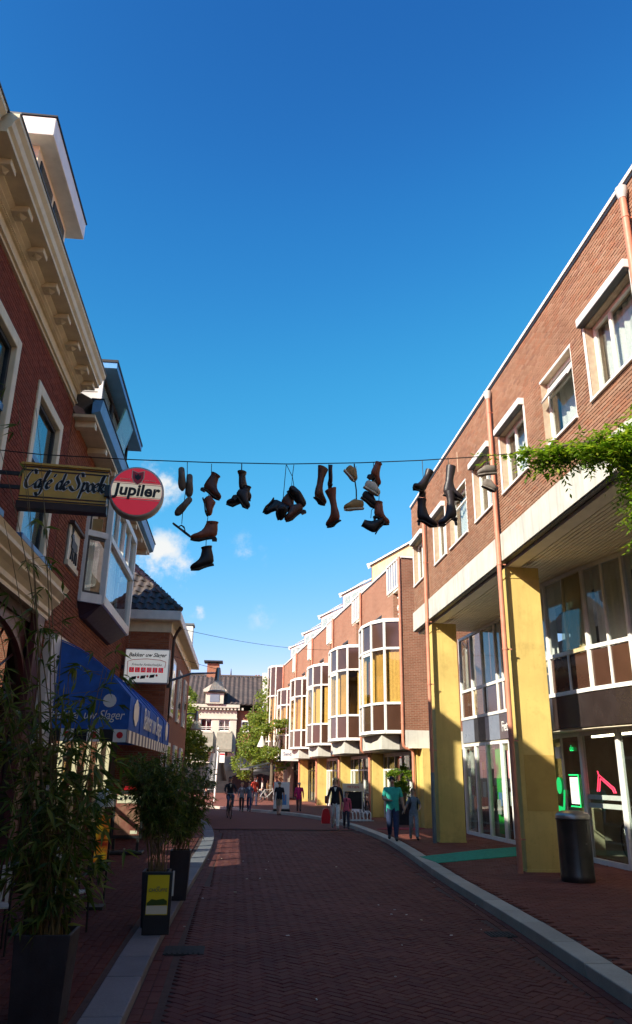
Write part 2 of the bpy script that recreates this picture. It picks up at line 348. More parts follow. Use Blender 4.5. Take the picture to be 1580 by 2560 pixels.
# ------------------------------------------------------------------ polyline helpers
def lerp_line(line, y):
    for (x0, y0), (x1, y1) in zip(line, line[1:]):
        if y0 <= y <= y1: return x0+(x1-x0)*(y-y0)/(y1-y0)
    return line[0][0] if y < line[0][1] else line[-1][0]
def smooth_line(pts, step=.5):
    o = []
    P = [Vector((p[0], p[1])) for p in pts]
    for i in range(len(P)-1):
        p0, p1, p2, p3 = P[max(i-1, 0)], P[i], P[i+1], P[min(i+2, len(P)-1)]
        k = max(1, int((p2-p1).length/step))
        for j in range(k):
            t = j/k
            o.append(.5*((2*p1)+(p2-p0)*t+(2*p0-5*p1+4*p2-p3)*t*t+(3*p1-p0-3*p2+p3)*t**3))
    o.append(P[-1]); return [(v.x, v.y) for v in o]
KL = smooth_line([(-.85, -14), (-.82, 0), (-.8, 7), (-.8, 10), (-.72, 14), (-.6, 19), (-.56, 23), (-.66, 27), (-1.05, 32), (-2.0, 36.5), (-4.0, 41), (-8, 45.5), (-14, 49), (-22, 52)])
KR = smooth_line([(3.2, -14), (3.38, 3), (3.55, 7.3), (3.77, 10.7), (4.02, 15.8), (4.45, 22), (4.55, 26), (4.3, 31.7), (3.25, 37.9), (1.12, 42.5), (-1.53, 46.8), (-6, 51.5), (-12, 56), (-20, 60)])
def offset_line(line, d):
    o = []
    for i, p in enumerate(line):
        a, b = line[max(i-1, 0)], line[min(i+1, len(line)-1)]
        t = Vector((b[0]-a[0], b[1]-a[1])).normalized(); o.append((p[0]-t.y*d, p[1]+t.x*d))
    return o
KLi = offset_line(KL, .33); KRi = offset_line(KR, -.3)
NEAR = 29.0
# ground sheet to the horizon
tag(MB().box(-900, 900, -300, 1500, -.6, -.03).build('ground', 'ground'), kind='structure')
# ---- road
road = tag(MB().add([(p[0]-.02, p[1], -.012) for p in KL if p[1] <= NEAR+.3]+[(p[0]+.02, p[1], -.012) for p in reversed(KR) if p[1] <= NEAR+.3], [tuple(range(sum(p[1] <= NEAR+.3 for p in KL)+sum(p[1] <= NEAR+.3 for p in KR)))]).build('road', 'joint'), kind='structure')
fl = [p for p in KL if p[1] >= NEAR]; fr_ = [p for p in KR if p[1] >= NEAR]
def strip(a, b, z, n=60):
    "sheet between two lines sampled by arc length"
    def samp(l):
        ds = [0]
        for p, q in zip(l, l[1:]): ds.append(ds[-1]+math.dist(p, q))
        out_ = []
        for i in range(n+1):
            s = ds[-1]*i/n; k = 0
            while k < len(l)-2 and ds[k+1] < s: k += 1
            t = (s-ds[k])/max(1e-9, ds[k+1]-ds[k]); out_.append((l[k][0]+(l[k+1][0]-l[k][0])*t, l[k][1]+(l[k+1][1]-l[k][1])*t))
        return out_
    A, B = samp(a), samp(b)
    return MB().add([(*p, z) for p in A]+[(*p, z) for p in B], [(i, n+1+i, n+2+i, i+1) for i in range(n)])
far_road = strip(fl, fr_, -.004).build('road_surface', 'far_road', road)
def pave(parent, name, mat, inside, bounds, z, pattern, W=.1, ang=45, gap=.0045, th=.05, nparts=300, c0=(0, 0)):
    L2 = 2*W; ca, sa = math.cos(R(ang)), math.sin(R(ang)); cand = []
    x0, x1, y0, y1 = bounds; cx, cy = (x0+x1)/2, (y0+y1)/2
    rad = math.hypot(x1-x0, y1-y0)/2; k = int(rad/W)+3
    for i in range(-k, k):
        for j in range(-k, k):
            if pattern == 'herring':
                d = (i-j) % 4
                if d == 0: u, v, a = (i+1)*W, (j+.5)*W, 0
                elif d == 3: u, v, a = (i+.5)*W, (j+1)*W, 1
                else: continue
            else:
                if i % 2: continue
                u, v, a = (i+1+(j % 2))*W, (j+.5)*W, 0
            x, y = cx+u*ca-v*sa, cy+u*sa+v*ca
            if x0 <= x <= x1 and y0 <= y <= y1 and inside(x, y): cand.append((x, y, a))
    cand.sort(key=lambda c: (c[0]-c0[0])**2+(c[1]-c0[1])**2)
    def piece(mb, x, y, a, zz):
        th_ = R(ang+90*a); e1 = Vector((math.cos(th_), math.sin(th_), 0)); e2 = Vector((-e1.y, e1.x, 0)); e3 = Vector((0, 0, 1))
        tl = [random.uniform(-.0022, .0022) for _ in range(3)]
        hl, hw, c = L2/2-gap/2, W/2-gap/2, .006
        vs = []
        for (dl, dw, top) in ((0, 0, -th), (0, 0, -c), (c, c, 0)):
            for sx, sy in ((-1, -1), (1, -1), (1, 1), (-1, 1)):
                vs.append(Vector((x, y, zz+top+(tl[0]+tl[1]*sx+tl[2]*sy if top > -th else 0)))+e1*sx*(hl-dl)+e2*sy*(hw-dw))
        mb.add(vs, [(8, 9, 10, 11)]+[(i, (i+1) % 4, 4+(i+1) % 4, 4+i) for i in range(4)]+[(4+i, 4+(i+1) % 4, 8+(i+1) % 4, 8+i) for i in range(4)])
    near = [c for c in cand if c[1] > 6.2][:nparts]; ns = set(near)
    protos = []
    for q in range(4):
        mb = MB(); piece(mb, 0, 0, 0, 0); o = mb.build(name, mat); protos.append(o.data); bpy.data.objects.remove(o)
    for x, y, a in near:
        o = link(name, random.choice(protos), parent); o.location = (x, y, z); o.rotation_euler = (0, 0, R(90*a))
    mb = MB()
    for c in cand:
        if c not in ns: piece(mb, *c, z)
    tag(mb.build(name+'_field', mat, parent), kind='stuff')
pave(road, 'paver', 'paver_road', lambda x, y: lerp_line(KL, y)+.28 < x < lerp_line(KR, y)-.28, (-1.1, 5, 5.4, NEAR), 0, 'herring', c0=(1.4, 6))
# gutter courses along both kerbs (bricks laid lengthwise)
def gutter(line, sgn, name):
    mb = MB(); s = 0; pts = [p for p in line if 4.5 < p[1] < NEAR]
    for row in (0, 1):
        l = offset_line(pts, sgn*(.06+row*.1)); acc = 0
        for p, q in zip(l, l[1:]):
            d = Vector((q[0]-p[0], q[1]-p[1])); ln = d.length; d /= ln; n_ = max(1, round(ln/.205)); st = ln/n_
            for i in range(n_):
                c = Vector((p[0], p[1], -.025-.004*row+random.uniform(-.003, .002)))+Vector((d.x, d.y, 0))*(st*(i+.5))
                mb.obox(c, Vector((d.x, d.y, 0))*(st/2-.004), Vector((-d.y, d.x, 0))*.046, Vector((0, 0, .025)))
    tag(mb.build(name, 'paver_road', road), kind='stuff')
gutter(KL, -1, 'gutter_course'); gutter(KR, 1, 'gutter_course')
# litter: cigarette ends and leaf bits on the road and a drain cover
for k in range(26):
    x, y = random.uniform(-.6, 4.2), random.uniform(7, 22)
    a = random.uniform(0, 6.3); s_ = random.uniform(.008, .022)
    o = MB().obox((x, y, .006), (math.cos(a)*s_, math.sin(a)*s_, 0), (-math.sin(a)*.006, math.cos(a)*.006, 0), (0, 0, .003)).build('litter_scrap', random.choice(['signwhite', 'cream', 'hopper']))
    tag(o, 'pale scrap of litter lying on the brick road', 'litter', 'scraps of litter on the road')
dr = thing('drain_cover', 'dark iron drain cover let into the road beside the left kerb', 'drain cover', (-.5, 9.75, .004))
BX('rim', 'iron', dr, -.72, -.27, 9.55, 9.98, -.01, .007)
for i in range(7): BX('grate_bar', 'iron', dr, -.69+i*.058, -.665+i*.058, 9.58, 9.95, .007, .014)
dr = thing('gully_cover', 'dark iron gully grate in the gutter beside the right kerb', 'drain cover', (3.45, 10.6, .004))
BX('rim', 'iron', dr, 3.28, 3.62, 10.4, 10.72, -.01, .007)
for i in range(6): BX('grate_bar', 'iron', dr, 3.31+i*.05, 3.33+i*.05, 10.43, 10.69, .007, .014)
# ---- kerbs: single stones
def kerb(line, inner, name, mat, seglen, z):
    root = tag(MB().add([(p[0]*.5+q[0]*.5, p[1], z-.09) for p, q in zip(line, inner)]+[(q[0], q[1], z-.09) for q in inner], [(i, i+1, len(line)+i+1, len(line)+i) for i in range(len(line)-1)]).build(name, 'joint'), kind='structure')
    n = max(1, int(seglen/.5)); i = 0
    while i+n < len(line):
        if line[i][1] < -1: i += n; continue
        a, b = line[i], line[i+n]; c, d = inner[i], inner[i+n]
        g = .009
        def sh(p, q):
            t = Vector((q[0]-p[0], q[1]-p[1])).normalized()*g; return (p[0]+t.x, p[1]+t.y), (q[0]-t.x, q[1]-t.y)
        a, b = sh(a, b); c, d = sh(c, d); dz = random.uniform(-.003, .003)
        mid = line[i+n//2] if n > 1 else None
        poly = [(*a, -.06)]+([(*mid, -.06)] if mid else [])+[(*b, -.06), (*d, -.06)]+([(*inner[i+n//2], -.06)] if mid else [])+[(*c, -.06)]
        MB().prism(poly, (0, 0, z+.06+dz)).build('kerb_stone', mat, root, bevel=.012)
        i += n
    return root
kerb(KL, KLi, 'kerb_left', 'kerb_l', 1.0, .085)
kerb(KR, KRi, 'kerb_right', 'kerb_r', 1.0, .12)
# ---- pavements
pl = tag(strip([p for p in KLi if p[1] < 60], [(-16, p[1]) if p[1] > 45 else (-3.6, p[1]) for p in KLi if p[1] < 60], .07, 90).build('pavement_left', 'joint'), kind='structure')
strip([p for p in KLi if 24.2 < p[1] < 60], [(-26, p[1]+6) if p[1] > 40 else (-3.6, p[1]) for p in KLi if 24.2 < p[1] < 60], .083, 60).build('paving_surface', 'far_walk', pl)
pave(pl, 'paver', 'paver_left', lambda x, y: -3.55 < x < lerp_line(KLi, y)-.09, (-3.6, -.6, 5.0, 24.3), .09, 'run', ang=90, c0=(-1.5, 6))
tag(MB().box(-3.6, -1.3, -14, 5.0, .02, .085).build('pavement_left_near', 'far_walk'), kind='structure')
pr = tag(strip([p for p in KRi], [(16, p[1]-2) for p in KRi], .09, 90).build('pavement_right', 'joint'), kind='structure')
fr2 = [p for p in KRi if 27.2 < p[1]]
strip(fr2, [(18, 27.2+i*1.2) for i in range(len(fr2))], .104, 60).build('paving_surface', 'far_walk', pr)
pave(pr, 'paver', 'paver_walk', lambda x, y: lerp_line(KRi, y)+.09 < x < 8.8, (3.6, 8.9, 5.4, 27.3), .11, 'run', ang=2, c0=(4.6, 7))
# ---- brick facing
def brickwork(parent, axis, plane, outw, u0, u1, z0, z1, holes, mat, key, bl=.21, hh=.0667, proud=.012, gap=.010, nparts=300):
    "bricks laid course by course round the openings; the nearest are objects of their own"
    cand = []; nc = int(round((z1-z0)/hh))
    for r_ in range(nc):
        za, zb = z0+r_*hh, z0+(r_+1)*hh
        iv = [(u0, u1)]
        for (a, b, c, d) in holes:
            if zb > c+.01 and za < d-.01:
                nv = []
                for p, q in iv:
                    if a > p: nv.append((p, min(q, a)))
                    if b < q: nv.append((max(p, b), q))
                iv = [(p, q) for p, q in nv if q-p > .02]
        for p, q in iv:
            ofs = (r_ % 2)*.5*bl; k = math.floor((p-ofs)/bl)
            while True:
                a = max(p, ofs+k*bl); b = min(q, ofs+(k+1)*bl); k += 1
                if a >= q-.001: break
                if b-a > .03: cand.append((a+gap/2, b-gap/2, za+gap/2, zb-gap/2))
    cand.sort(key=key)
    near = [c for c in cand if abs((c[1]-c[0])-(bl-gap)) < .001 and key(c) < 1e8][:nparts]; ns = set(near)
    def pc(mb, a, b, c, d, pr):
        x = plane+outw*pr; xb = plane-outw*.01; e = .003
        if axis == 'x':
            vs = [(xb, a, c), (xb, b, c), (xb, b, d), (xb, a, d), (x, a+e, c+e), (x, b-e, c+e), (x, b-e, d-e), (x, a+e, d-e)]
        else:
            vs = [(a, xb, c), (b, xb, c), (b, xb, d), (a, xb, d), (a+e, x, c+e), (b-e, x, c+e), (b-e, x, d-e), (a+e, x, d-e)]
        mb.add(vs, [(4, 5, 6, 7)]+[(i, (i+1) % 4, 4+(i+1) % 4, 4+i) for i in range(4)])
    mb = MB(); l = (bl-gap)/2; h = (hh-gap)/2; pl0 = plane; plane = 0
    pc(mb, -l, l, -h, h, proud); o = mb.build('brick', mat); me = o.data; bpy.data.objects.remove(o); plane = pl0
    for a, b, c, d in near:
        o = link('brick', me, parent)
        o.location = (plane+random.uniform(-.002, .002), (a+b)/2, (c+d)/2) if axis == 'x' else ((a+b)/2, plane+random.uniform(-.002, .002), (c+d)/2)
    mb = MB()
    for c in cand:
        if c not in ns: pc(mb, *c, proud+random.uniform(-.003, .003))
    tag(mb.build('brick_courses', mat, parent), kind='stuff')
# ------------------------------------------------------------------ near building on the right: brick over a yellow arcade
XF = 5.80
ab = thing('arcade_building', 'long red brick building over a white band and yellow arcade pillars, on the right', 'building', (7, 10, .1))
WZ0, WZ1 = 8.03, 9.45
WIN = [(9.35, 11.0, 1), (11.63, 13.08, 0), (14.0, 15.57, 1), (16.22, 17.66, 1), (18.4, 20.1, 0), (20.5, 21.85, 1), (23.2, 24.68, 1), (6.2, 7.8, 1), (3.2, 4.8, 0)]
holes = [(a, b, WZ0, WZ1) for a, b, c in WIN]
def wall_with_holes(x0, x1, u0, u1, z0, z1, hs, axis='x'):
    "solid wall slab cut round its openings"
    mb = MB(); us = sorted({u0, u1, *[h[0] for h in hs], *[h[1] for h in hs]})
    for a, b in zip(us, us[1:]):
        cuts = sorted((h[2], h[3]) for h in hs if h[0] <= a+1e-6 and h[1] >= b-1e-6); z = z0
        for c, d in cuts+[(z1, z1)]:
            if c > z+1e-6:
                if axis == 'x': mb.box(x0, x1, a, b, z, c)
                else: mb.box(a, b, x0, x1, z, c)
            z = max(z, d)
    return mb
wall = wall_with_holes(XF, XF+.3, -10, 24.9, 7.13, 10.95, holes).build('brick_wall', 'mortar', ab)
brickwork(wall, 'x', XF, -1, 2, 24.9, 7.13, 10.93, holes, 'brick_r', key=lambda c: (c[0]-9.3)**2+(c[2]-7.3)**2 if c[0] > 9.0 else 1e9)
# end wall facing away and body behind
BX('back_wall', 'mortar', ab, XF+.3, 14, 24.6, 24.9, 6.6, 10.95)
BX('roof', 'lead', ab, XF+.3, 14, -10, 24.6, 10.6, 10.9)
BX('coping', 'white', ab, XF-.045, XF+.36, -10, 24.95, 10.952, 11.03, bevel=.008)
BX('coping_flashing', 'dark', ab, XF-.025, XF-.002, -10, 24.93, 10.88, 10.95)
# efflorescence repair strip and damp marks near the coping
MB().box(XF-.0155, XF-.011, 19.0, 19.03, 9.95, 10.55).build('pale_joint_repair', 'cream', ab)
# white band, beam underside, soffit boards
for a, b in ((-10, 2.3), (2.31, 9.1), (9.11, 15.9), (15.91, 22.7), (22.71, 24.9)):
    BX('fascia_panel', 'fascia', ab, XF-.06, XF+.12, a, b-.008, 6.5, 7.128, bevel=.006)
BX('beam_underside', 'soffit', ab, XF+.122, XF+.42, -10, 24.9, 6.42, 6.75)
BX('fascia_drip', 'dark', ab, XF-.03, XF+.11, -10, 24.88, 6.482, 6.499)
for k, y0 in enumerate([2.5+6.8*i for i in range(4)]):
    y1 = min(y0+6.8-.05, 24.85)
    for i in range(27):
        xa = XF+.43+i*.105
        MB().prism([(xa, y0+.0, 6.56), (xa+.082, y0+.0, 6.56), (xa+.082, y1+.045, 6.56), (xa, y1+.045, 6.56)], (0, 0, .02)).build('soffit_board', 'soffit', ab)
BX('soffit_backing', 'dark', ab, XF+.42, 9.6, -10, 24.9, 6.59, 6.66)
# pillars: broad flat piers standing across the arcade
for i, y in enumerate((2.4, 9.2, 16.0, 22.85)):
    p = MB().box(5.88, 6.65, y+.07, y+.5, .1, 6.42).build('pillar', 'yellow', ab, bevel=.012)
    BX('plinth_band', 'yellow', p, 5.868, 6.66, y+.058, y+.51, .1, .16, bevel=.006)
    MB().box(5.86, 6.665, y+.055, y+.515, 6.16, 6.175).build('shadow_joint', 'yellow', p)
# patched squares of fresh paint on the second pillar
MB().box(5.98, 6.63, 16.062, 16.071, 1.25, 2.35).build('repainted_patch', M('yellow_plaster_patch', (.5, .335, .085), .85, var=.14, scale=3, bmp=.3), ab)
# downpipes with hopper heads and brackets
def downpipe(parent, x, y, ztop, zbot, r=.055, hopper=True, grey=None, name='downpipe', local=False):
    zs = grey if grey else zbot
    d = MB().tube([(x, y, zs), (x, y, ztop)], r, 12).build(name, 'pipe', parent, True, local=local)
    if grey: MB().tube([(x, y, zbot), (x, y, zs)], r*1.08, 12).build('steel_shoe', 'greypipe', d, True)
    if hopper:
        MB().lathe([(r*1.1, ztop-.14), (r*1.65, ztop-.02), (r*1.75, ztop+.06), (r*1.45, ztop+.06), (r*1.3, ztop)], (x, y, 0), 14).build('hopper_head', 'hopper', d, True)
    z = zs+.6
    while z < ztop-.3:
        MB().lathe([(r*1.02, z), (r*1.17, z+.004), (r*1.17, z+.05), (r*1.02, z+.054)], (x, y, 0), 12).build('pipe_socket', 'pipe', d, True)
        MB().box(x, x+.15, y-.012, y+.012, z+.01, z+.035).build('bracket', 'pipe', d)
        z += 1.9
    return d
for y, g in ((2.3, None), (9.1, None), (15.9, None), (22.72, 2.0)):
    downpipe(ab, 5.68, y, 10.72, .1, grey=g)
# windows in the brick wall
def curtain(parent, x, y0, y1, z0, z1, axis='x', mat='curtain', amp=.035, wl=.11, local=False):
    mb = MB(); n = max(4, int((y1-y0)/wl*6)); a = []; b = []
    ph = random.uniform(0, 6)
    for i in range(n+1):
        u = y0+(y1-y0)*i/n; o = amp*math.sin(i/6*2*math.pi+ph)*(.6+.4*math.sin(i*.37+ph))
        a.append((x+o, u, z0) if axis == 'x' else (u, x+o, z0)); b.append((x+o*.7, u, z1) if axis == 'x' else (u, x+o*.7, z1))
    mb.add(a+b, [(i, i+1, n+2+i, n+1+i) for i in range(n)])
    return mb.build('curtain', mat, parent, True, local=local)
for k, (a, b, box_) in enumerate(WIN):
    fx = XF+.13; t = .075
    wnd = MB()
    wnd.box(fx, fx+.07, a, a+t, WZ0, WZ1).box(fx, fx+.07, b-t, b, WZ0, WZ1).box(fx, fx+.07, a+t, b-t, WZ0, WZ0+t).box(fx, fx+.07, a+t, b-t, WZ1-t, WZ1)
    if not box_:
        wnd.box(fx+.002, fx+.06, a+t, b-t, WZ1-.36, WZ1-.31)
    else: wnd.box(fx+.002, fx+.06, b-.62, b-.56, WZ0+t, WZ1-t)
    wf = wnd.build('window', 'white', ab, bevel=.006)
    MB().box(fx+.03, fx+.036, a+t, b-t, WZ0+t, WZ1-t).build('pane', 'glass', wf)
    BX('sill', 'white', wf, XF-.06, XF+.13, a-.03, b+.03, WZ0-.055, WZ0-.002, bevel=.006)
    BX('reveal_lining', 'white', wf, XF-.02, XF+.128, a-.012, a-.001, WZ0, WZ1)
    mb = MB(); nb = int((WZ1-WZ0)/.0667)
    curtain(wf, fx+.2, a+.05, a+(b-a)*random.uniform(.6, .95), WZ0+.02, WZ1-.02, amp=.05, wl=.2)
    if random.random() < .7: curtain(wf, fx+.23, b-.45, b-.03, WZ0+.02, WZ1-.02, amp=.05, wl=.2)
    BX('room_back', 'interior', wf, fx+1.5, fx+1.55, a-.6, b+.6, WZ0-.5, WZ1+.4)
    if box_:
        hb = BX('awning_box', 'white', wf, XF-.15, XF-.014, a-.04, b+.04, WZ1+.005, WZ1+.16, bevel=.012)
        BX('box_underside', 'dark', hb, XF-.145, XF-.02, a-.03, b+.03, WZ1-.012, WZ1+.003)
        for yy in (a-.02, b+.02): MB().box(XF-.045, XF-.013, yy-.014, yy+.014, WZ0-.02, WZ1).build('guide_rail', 'white', hb)
    else:
        BX('lintel_flashing', 'white', wf, XF-.02, XF-.001, a-.02, b+.02, WZ1, WZ1+.05)
# tilted vent sash of the open window
MB().obox((XF+.05, 12.35, 9.15), (.0, .62, 0), (.12, 0, .2), (.012, 0, -.008)).build('open_vent', 'white', ab)

# ---- shopfront under the arcade: a bowed wall of glass
PL = [(8.75, 29.4), (8.35, 27.6), (7.76, 26.4), (7.80, 25.2), (7.86, 24.2), (7.9, 22.95), (8.02, 22.0), (8.08, 21.1), (8.08, 20.2), (8.07, 19.0), (8.13, 17.97), (8.22, 16.3), (8.3, 15.0), (8.3, 14.0), (8.0, 12.4), (7.85, 10.8), (7.9, 9.2), (8.2, 7.2), (7.9, 4.5), (8.0, 0), (8.0, -6)]
PU = list(PL); PU[6:14] = [(7.92, 22.0), (7.78, 21.1), (7.62, 20.2), (7.53, 19.0), (7.54, 17.97), (7.78, 16.3), (8.1, 15.0), (8.25, 14.0)]   # the upper floor swells out over the shop
Z1, Z2, Z3, Z4, Z5 = .12, 2.98, 3.72, 4.68, 6.55
sf = thing('shopfront', 'bowed white framed glass shopfront of two storeys behind the yellow pillars', 'shopfront', (8, 18, .1))
def seg(i, up=False): 
    a, b = (PU if up else PL)[i], (PU if up else PL)[i+1]; d = Vector((b[0]-a[0], b[1]-a[1], 0)); l = d.length; d /= l
    n_ = Vector((d.y, -d.x, 0)); 
    if n_.x > 0: n_ = -n_
    return Vector((*a, 0)), Vector((*b, 0)), d, n_, l
def rail(g, z0, z1, dep, mat='white', name='rail', o=0):
    a, b, d, n_, l = g; return MB().obox((a+b)/2+Vector((0, 0, (z0+z1)/2))+n_*o, d*(l/2), n_*dep, Vector((0, 0, (z1-z0)/2))).build(name, mat, sf)
UP = Vector((0, 0, 1))
for i in range(len(PL)-1):
    G, U = seg(i), seg(i, True)
    a, b, d, n_, l = U
    MB().box(a.x-.05, a.x+.05, a.y-.05, a.y+.05, Z3, Z5).build('mullion', 'white', sf, bevel=.006)
    rail(U, Z3+.002, Z3+.09, .07, name='sill'); rail(U, Z4-.045, Z4+.045, .045); rail(U, Z5-.09, Z5, .05)
    sb = rail(U, Z2, Z3, .03, 'bluegrey' if i in (2, 4) else 'dark' if i == 3 else 'signband', 'sign_panel', .012)
    if i == 9: MB().obox((a*.8+b*.2)+UP*((Z2+Z3)/2)+n_*.045, d*.1, n_*.003, UP*((Z3-Z2)/2-.01)).build('grey_strip', 'bluegrey', sb)
    if i in (10, 11, 12, 5, 8, 14): MB().obox((a+b)/2+UP*((Z3+Z5)/2), d*.03, n_*.035, UP*((Z5-Z3)/2-.09)).build('mullion', 'white', sf)
    MB().obox((a+b)/2+UP*((Z4+Z5)/2), d*(l/2-.05), n_*.004, UP*((Z5-Z4)/2-.06)).build('upper_pane', 'glass', sf)
    MB().obox((a+b)/2+UP*((Z3+Z4)/2), d*(l/2-.05), n_*.004, UP*((Z4-Z3)/2-.06)).build('lower_pane', 'brownpanel' if i % 3 else 'brownglass', sf)
    if 1 < i < 16 and random.random() < .85:   # curtains upstairs
        mb = MB(); n = 26; lo = []; hi = []
        e0, e1 = random.choice(((.05, .95), (.05, .6), (.35, .95)))
        for k in range(n+1):
            p = a+(b-a)*(e0+(e1-e0)*k/n)-n_*(.25+.03*math.sin(k*1.3)); lo.append((p.x, p.y, Z4-.3)); hi.append((p.x, p.y, Z5-.05))
        mb.add(lo+hi, [(k, k+1, n+2+k, n+1+k) for k in range(n)]).build('curtain', 'curtain', sf, True)
    MB().prism([(a.x, a.y, Z2-.04), (b.x, b.y, Z2-.04), (b.x+1.2, b.y, Z2-.04), (a.x+1.2, a.y, Z2-.04)], (0, 0, .035)).build('overhang_soffit', 'soffit', sf)
    a, b, d, n_, l = G
    hp = .028 if i == 9 else .06
    MB().box(a.x-hp, a.x+hp, a.y-hp, a.y+hp, Z1, Z2-.045).build('door_post', 'hopper' if i == 9 else 'white', sf, bevel=.006)
    rail(G, Z1-.02, Z1+.09, .05); rail(G, Z2-.13, Z2-.045, .05)
    if i in (12, 5, 14): MB().obox((a+b)/2+UP*((Z1+Z2)/2), d*.03, n_*.035, UP*((Z2-Z1)/2-.12)).build('mullion', 'white', sf)
    MB().obox((a+b)/2+UP*((Z1+Z2)/2), d*(l/2-.05), n_*.004, UP*((Z2-Z1)/2-.1)).build('shop_pane', 'shopglass', sf)
# one sash tilted open on the upper floor
a, b, d, n_, l = seg(10, True)
MB().obox((a*.25+b*.75)+Vector((0, 0, (Z4+Z5)/2))+n_*.1, d*(l*.22), n_*.02+Vector((0, 0, .0)), Vector((0, 0, .93))+n_*-.08).build('open_sash', 'brownglass', sf)
# interior: floor slab, back wall, strip light, ceiling
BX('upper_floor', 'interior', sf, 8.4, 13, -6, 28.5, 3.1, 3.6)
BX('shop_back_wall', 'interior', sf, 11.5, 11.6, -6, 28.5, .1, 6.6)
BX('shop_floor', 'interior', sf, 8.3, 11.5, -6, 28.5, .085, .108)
for y in (12, 18.6, 24):
    MB().box(9.2, 9.27, y-1.1, y+1.1, 2.9, 2.95).build('strip_light', MEMIT('strip_lamp', (1, .8, .55), 6), sf)
# green display wall and counter inside the further shop
K['shop_green'] = M('shop_green', (.03, .5, .05), .5)
BX('green_display_panel', 'shop_green', sf, 8.0, 8.03, 23.1, 23.95, .3, 2.85)
BX('green_display_panel', 'shop_green', sf, 8.1, 8.14, 22.2, 22.6, .3, 2.85)
for y, h, m_ in ((25.6, 1.0, 'interior_w'), (24.6, 1.15, 'wood'), (26.0, 1.5, 'steel'), (19.6, 1.1, 'interior_w')):
    BX('counter', m_, sf, 8.5, 9.1, y-.3, y+.3, .1, .1+h, bevel=.02)
# lettering on the dark panel: only its first letters show beside the pipe
a, b, d, n_, l = seg(5, True)
text('Fietsen', .42, 'signwhite', face_mtx(a*.80+b*.2+Vector((0, 0, 3.32))+n_*.048, d, (0, 0, 1)), sf, align='LEFT', sx=.8)
# green vinyl figure and note frame given a glow of their own, white plate, red bike frame sign in the near window
green_glow = MEMIT('glowing_green_vinyl', (.01, .62, .14), .55); red = MEMIT('red_neon', (1, .04, .09), 2.2)
a, b, d, n_, l = seg(8); o = a*.24+b*.76+n_*.03
def onp(u, z, e=0): return o+d*u+Vector((0, 0, z))+n_*e
ng = MB(); ring = [onp(.16*math.cos(t), 1.72+.2*math.sin(t)) for t in [k*math.pi/9 for k in range(18)]]; ng.prism(ring, n_*.006)
ng.prism([onp(-.14, 1.1), onp(.2, 1.05), onp(.36, 1.62), onp(.26, 1.62), onp(.14, 1.22), onp(-.14, 1.25)], n_*.006)
ng.prism([onp(-.26, .55), onp(.02, .6), onp(-.16, .85)], n_*.006).prism([onp(.2, .55), onp(.42, .5), onp(.36, .8)], n_*.006)
ng.build('green_figure_sticker', green_glow, sf)
a, b, d, n_, l = seg(9); o = a*.48+b*.52+n_*.03
MB().obox(onp(0, 1.62), d*.2, n_*.004, Vector((0, 0, .3))).build('notice_sheet', 'signwhite', sf)
for k, (w_, z) in enumerate(((.13, 1.8), (.1, 1.7), (.12, 1.62), (.09, 1.54), (.11, 1.46), (.1, 1.4))): MB().obox(onp(-.02, z, .006), d*w_, n_*.001, Vector((0, 0, .006))).build('notice_line', 'hopper', sf)
for (u0, u1, z0, z1) in ((-.24, .24, 1.96, 1.985), (-.24, .24, 1.25, 1.275), (.22, .245, 1.25, 1.98)): MB().obox(onp((u0+u1)/2, (z0+z1)/2), d*((u1-u0)/2), n_*.006, Vector((0, 0, (z1-z0)/2))).build('green_notice_frame', green_glow, sf)
text('de', .2, green_glow, face_mtx(onp(.05, 2.58, .01), d, (0, 0, 1)), sf)
a, b, d, n_, l = seg(10); o = a*.55+b*.45-n_*.12
for pts in (((-.45, 1.62), (-.32, 1.98), (.3, 1.7), (.36, 1.6)), ((-.36, 1.62), (-.26, 1.9), (.22, 1.68), (.28, 1.6)), ((-.32, 1.98), (-.36, 2.06))):
    MB().tube([onp(*p) for p in pts], .014, 6).build('red_neon_tube', red, sf)
o = (a+b)/2-n_*.12
MB().obox(onp(0, 1.5, .1), d*(l/2), n_*.02, Vector((0, 0, .05))).build('cross_rail', 'white', sf); MB().obox(onp(0, 1.32, .1), d*(l/2), n_*.02, Vector((0, 0, .05))).build('cross_rail', 'white', sf)
a, b, d, n_, l = seg(8); MB().obox(a*.15+b*.85+Vector((0, 0, 2.5))+n_*.03, d*.14, n_*.02, Vector((0, 0, .14))).build('white_plate', 'signwhite', sf)
# railing of the narrow balcony upstairs
a, b, d, n_, l = seg(7, True); 
for k in range(6): MB().tube([a+(b-a)*(k/6)+n_*.12+Vector((0, 0, 3.75)), a+(b-a)*(k/6)+n_*.12+Vector((0, 0, 4.75))], .014, 6).build('railing_bar', 'white', sf)
MB().tube([a+n_*.12+Vector((0, 0, 4.75)), b+n_*.12+Vector((0, 0, 4.75))], .02, 6).build('railing_top', 'white', sf)
# posters and price cards on the inside of the shop glass
random.seed(8)
for i in (2, 3, 4, 5, 12, 13):
    a, b, d, n_, l = seg(i)
    for q in range(3):
        u = random.uniform(.15, .85); z = random.uniform(.7, 2.4); w_, h_ = random.uniform(.08, .2), random.uniform(.1, .28)
        MB().obox(a+(b-a)*u+Vector((0, 0, z))-n_*.03, d*min(w_, l*.12), n_*.002, Vector((0, 0, h_))).build('window_poster', random.choice(['signwhite', 'signcream', 'yellowsign', 'shop_green', 'hopper', 'bluetrim', 'signred']), sf)
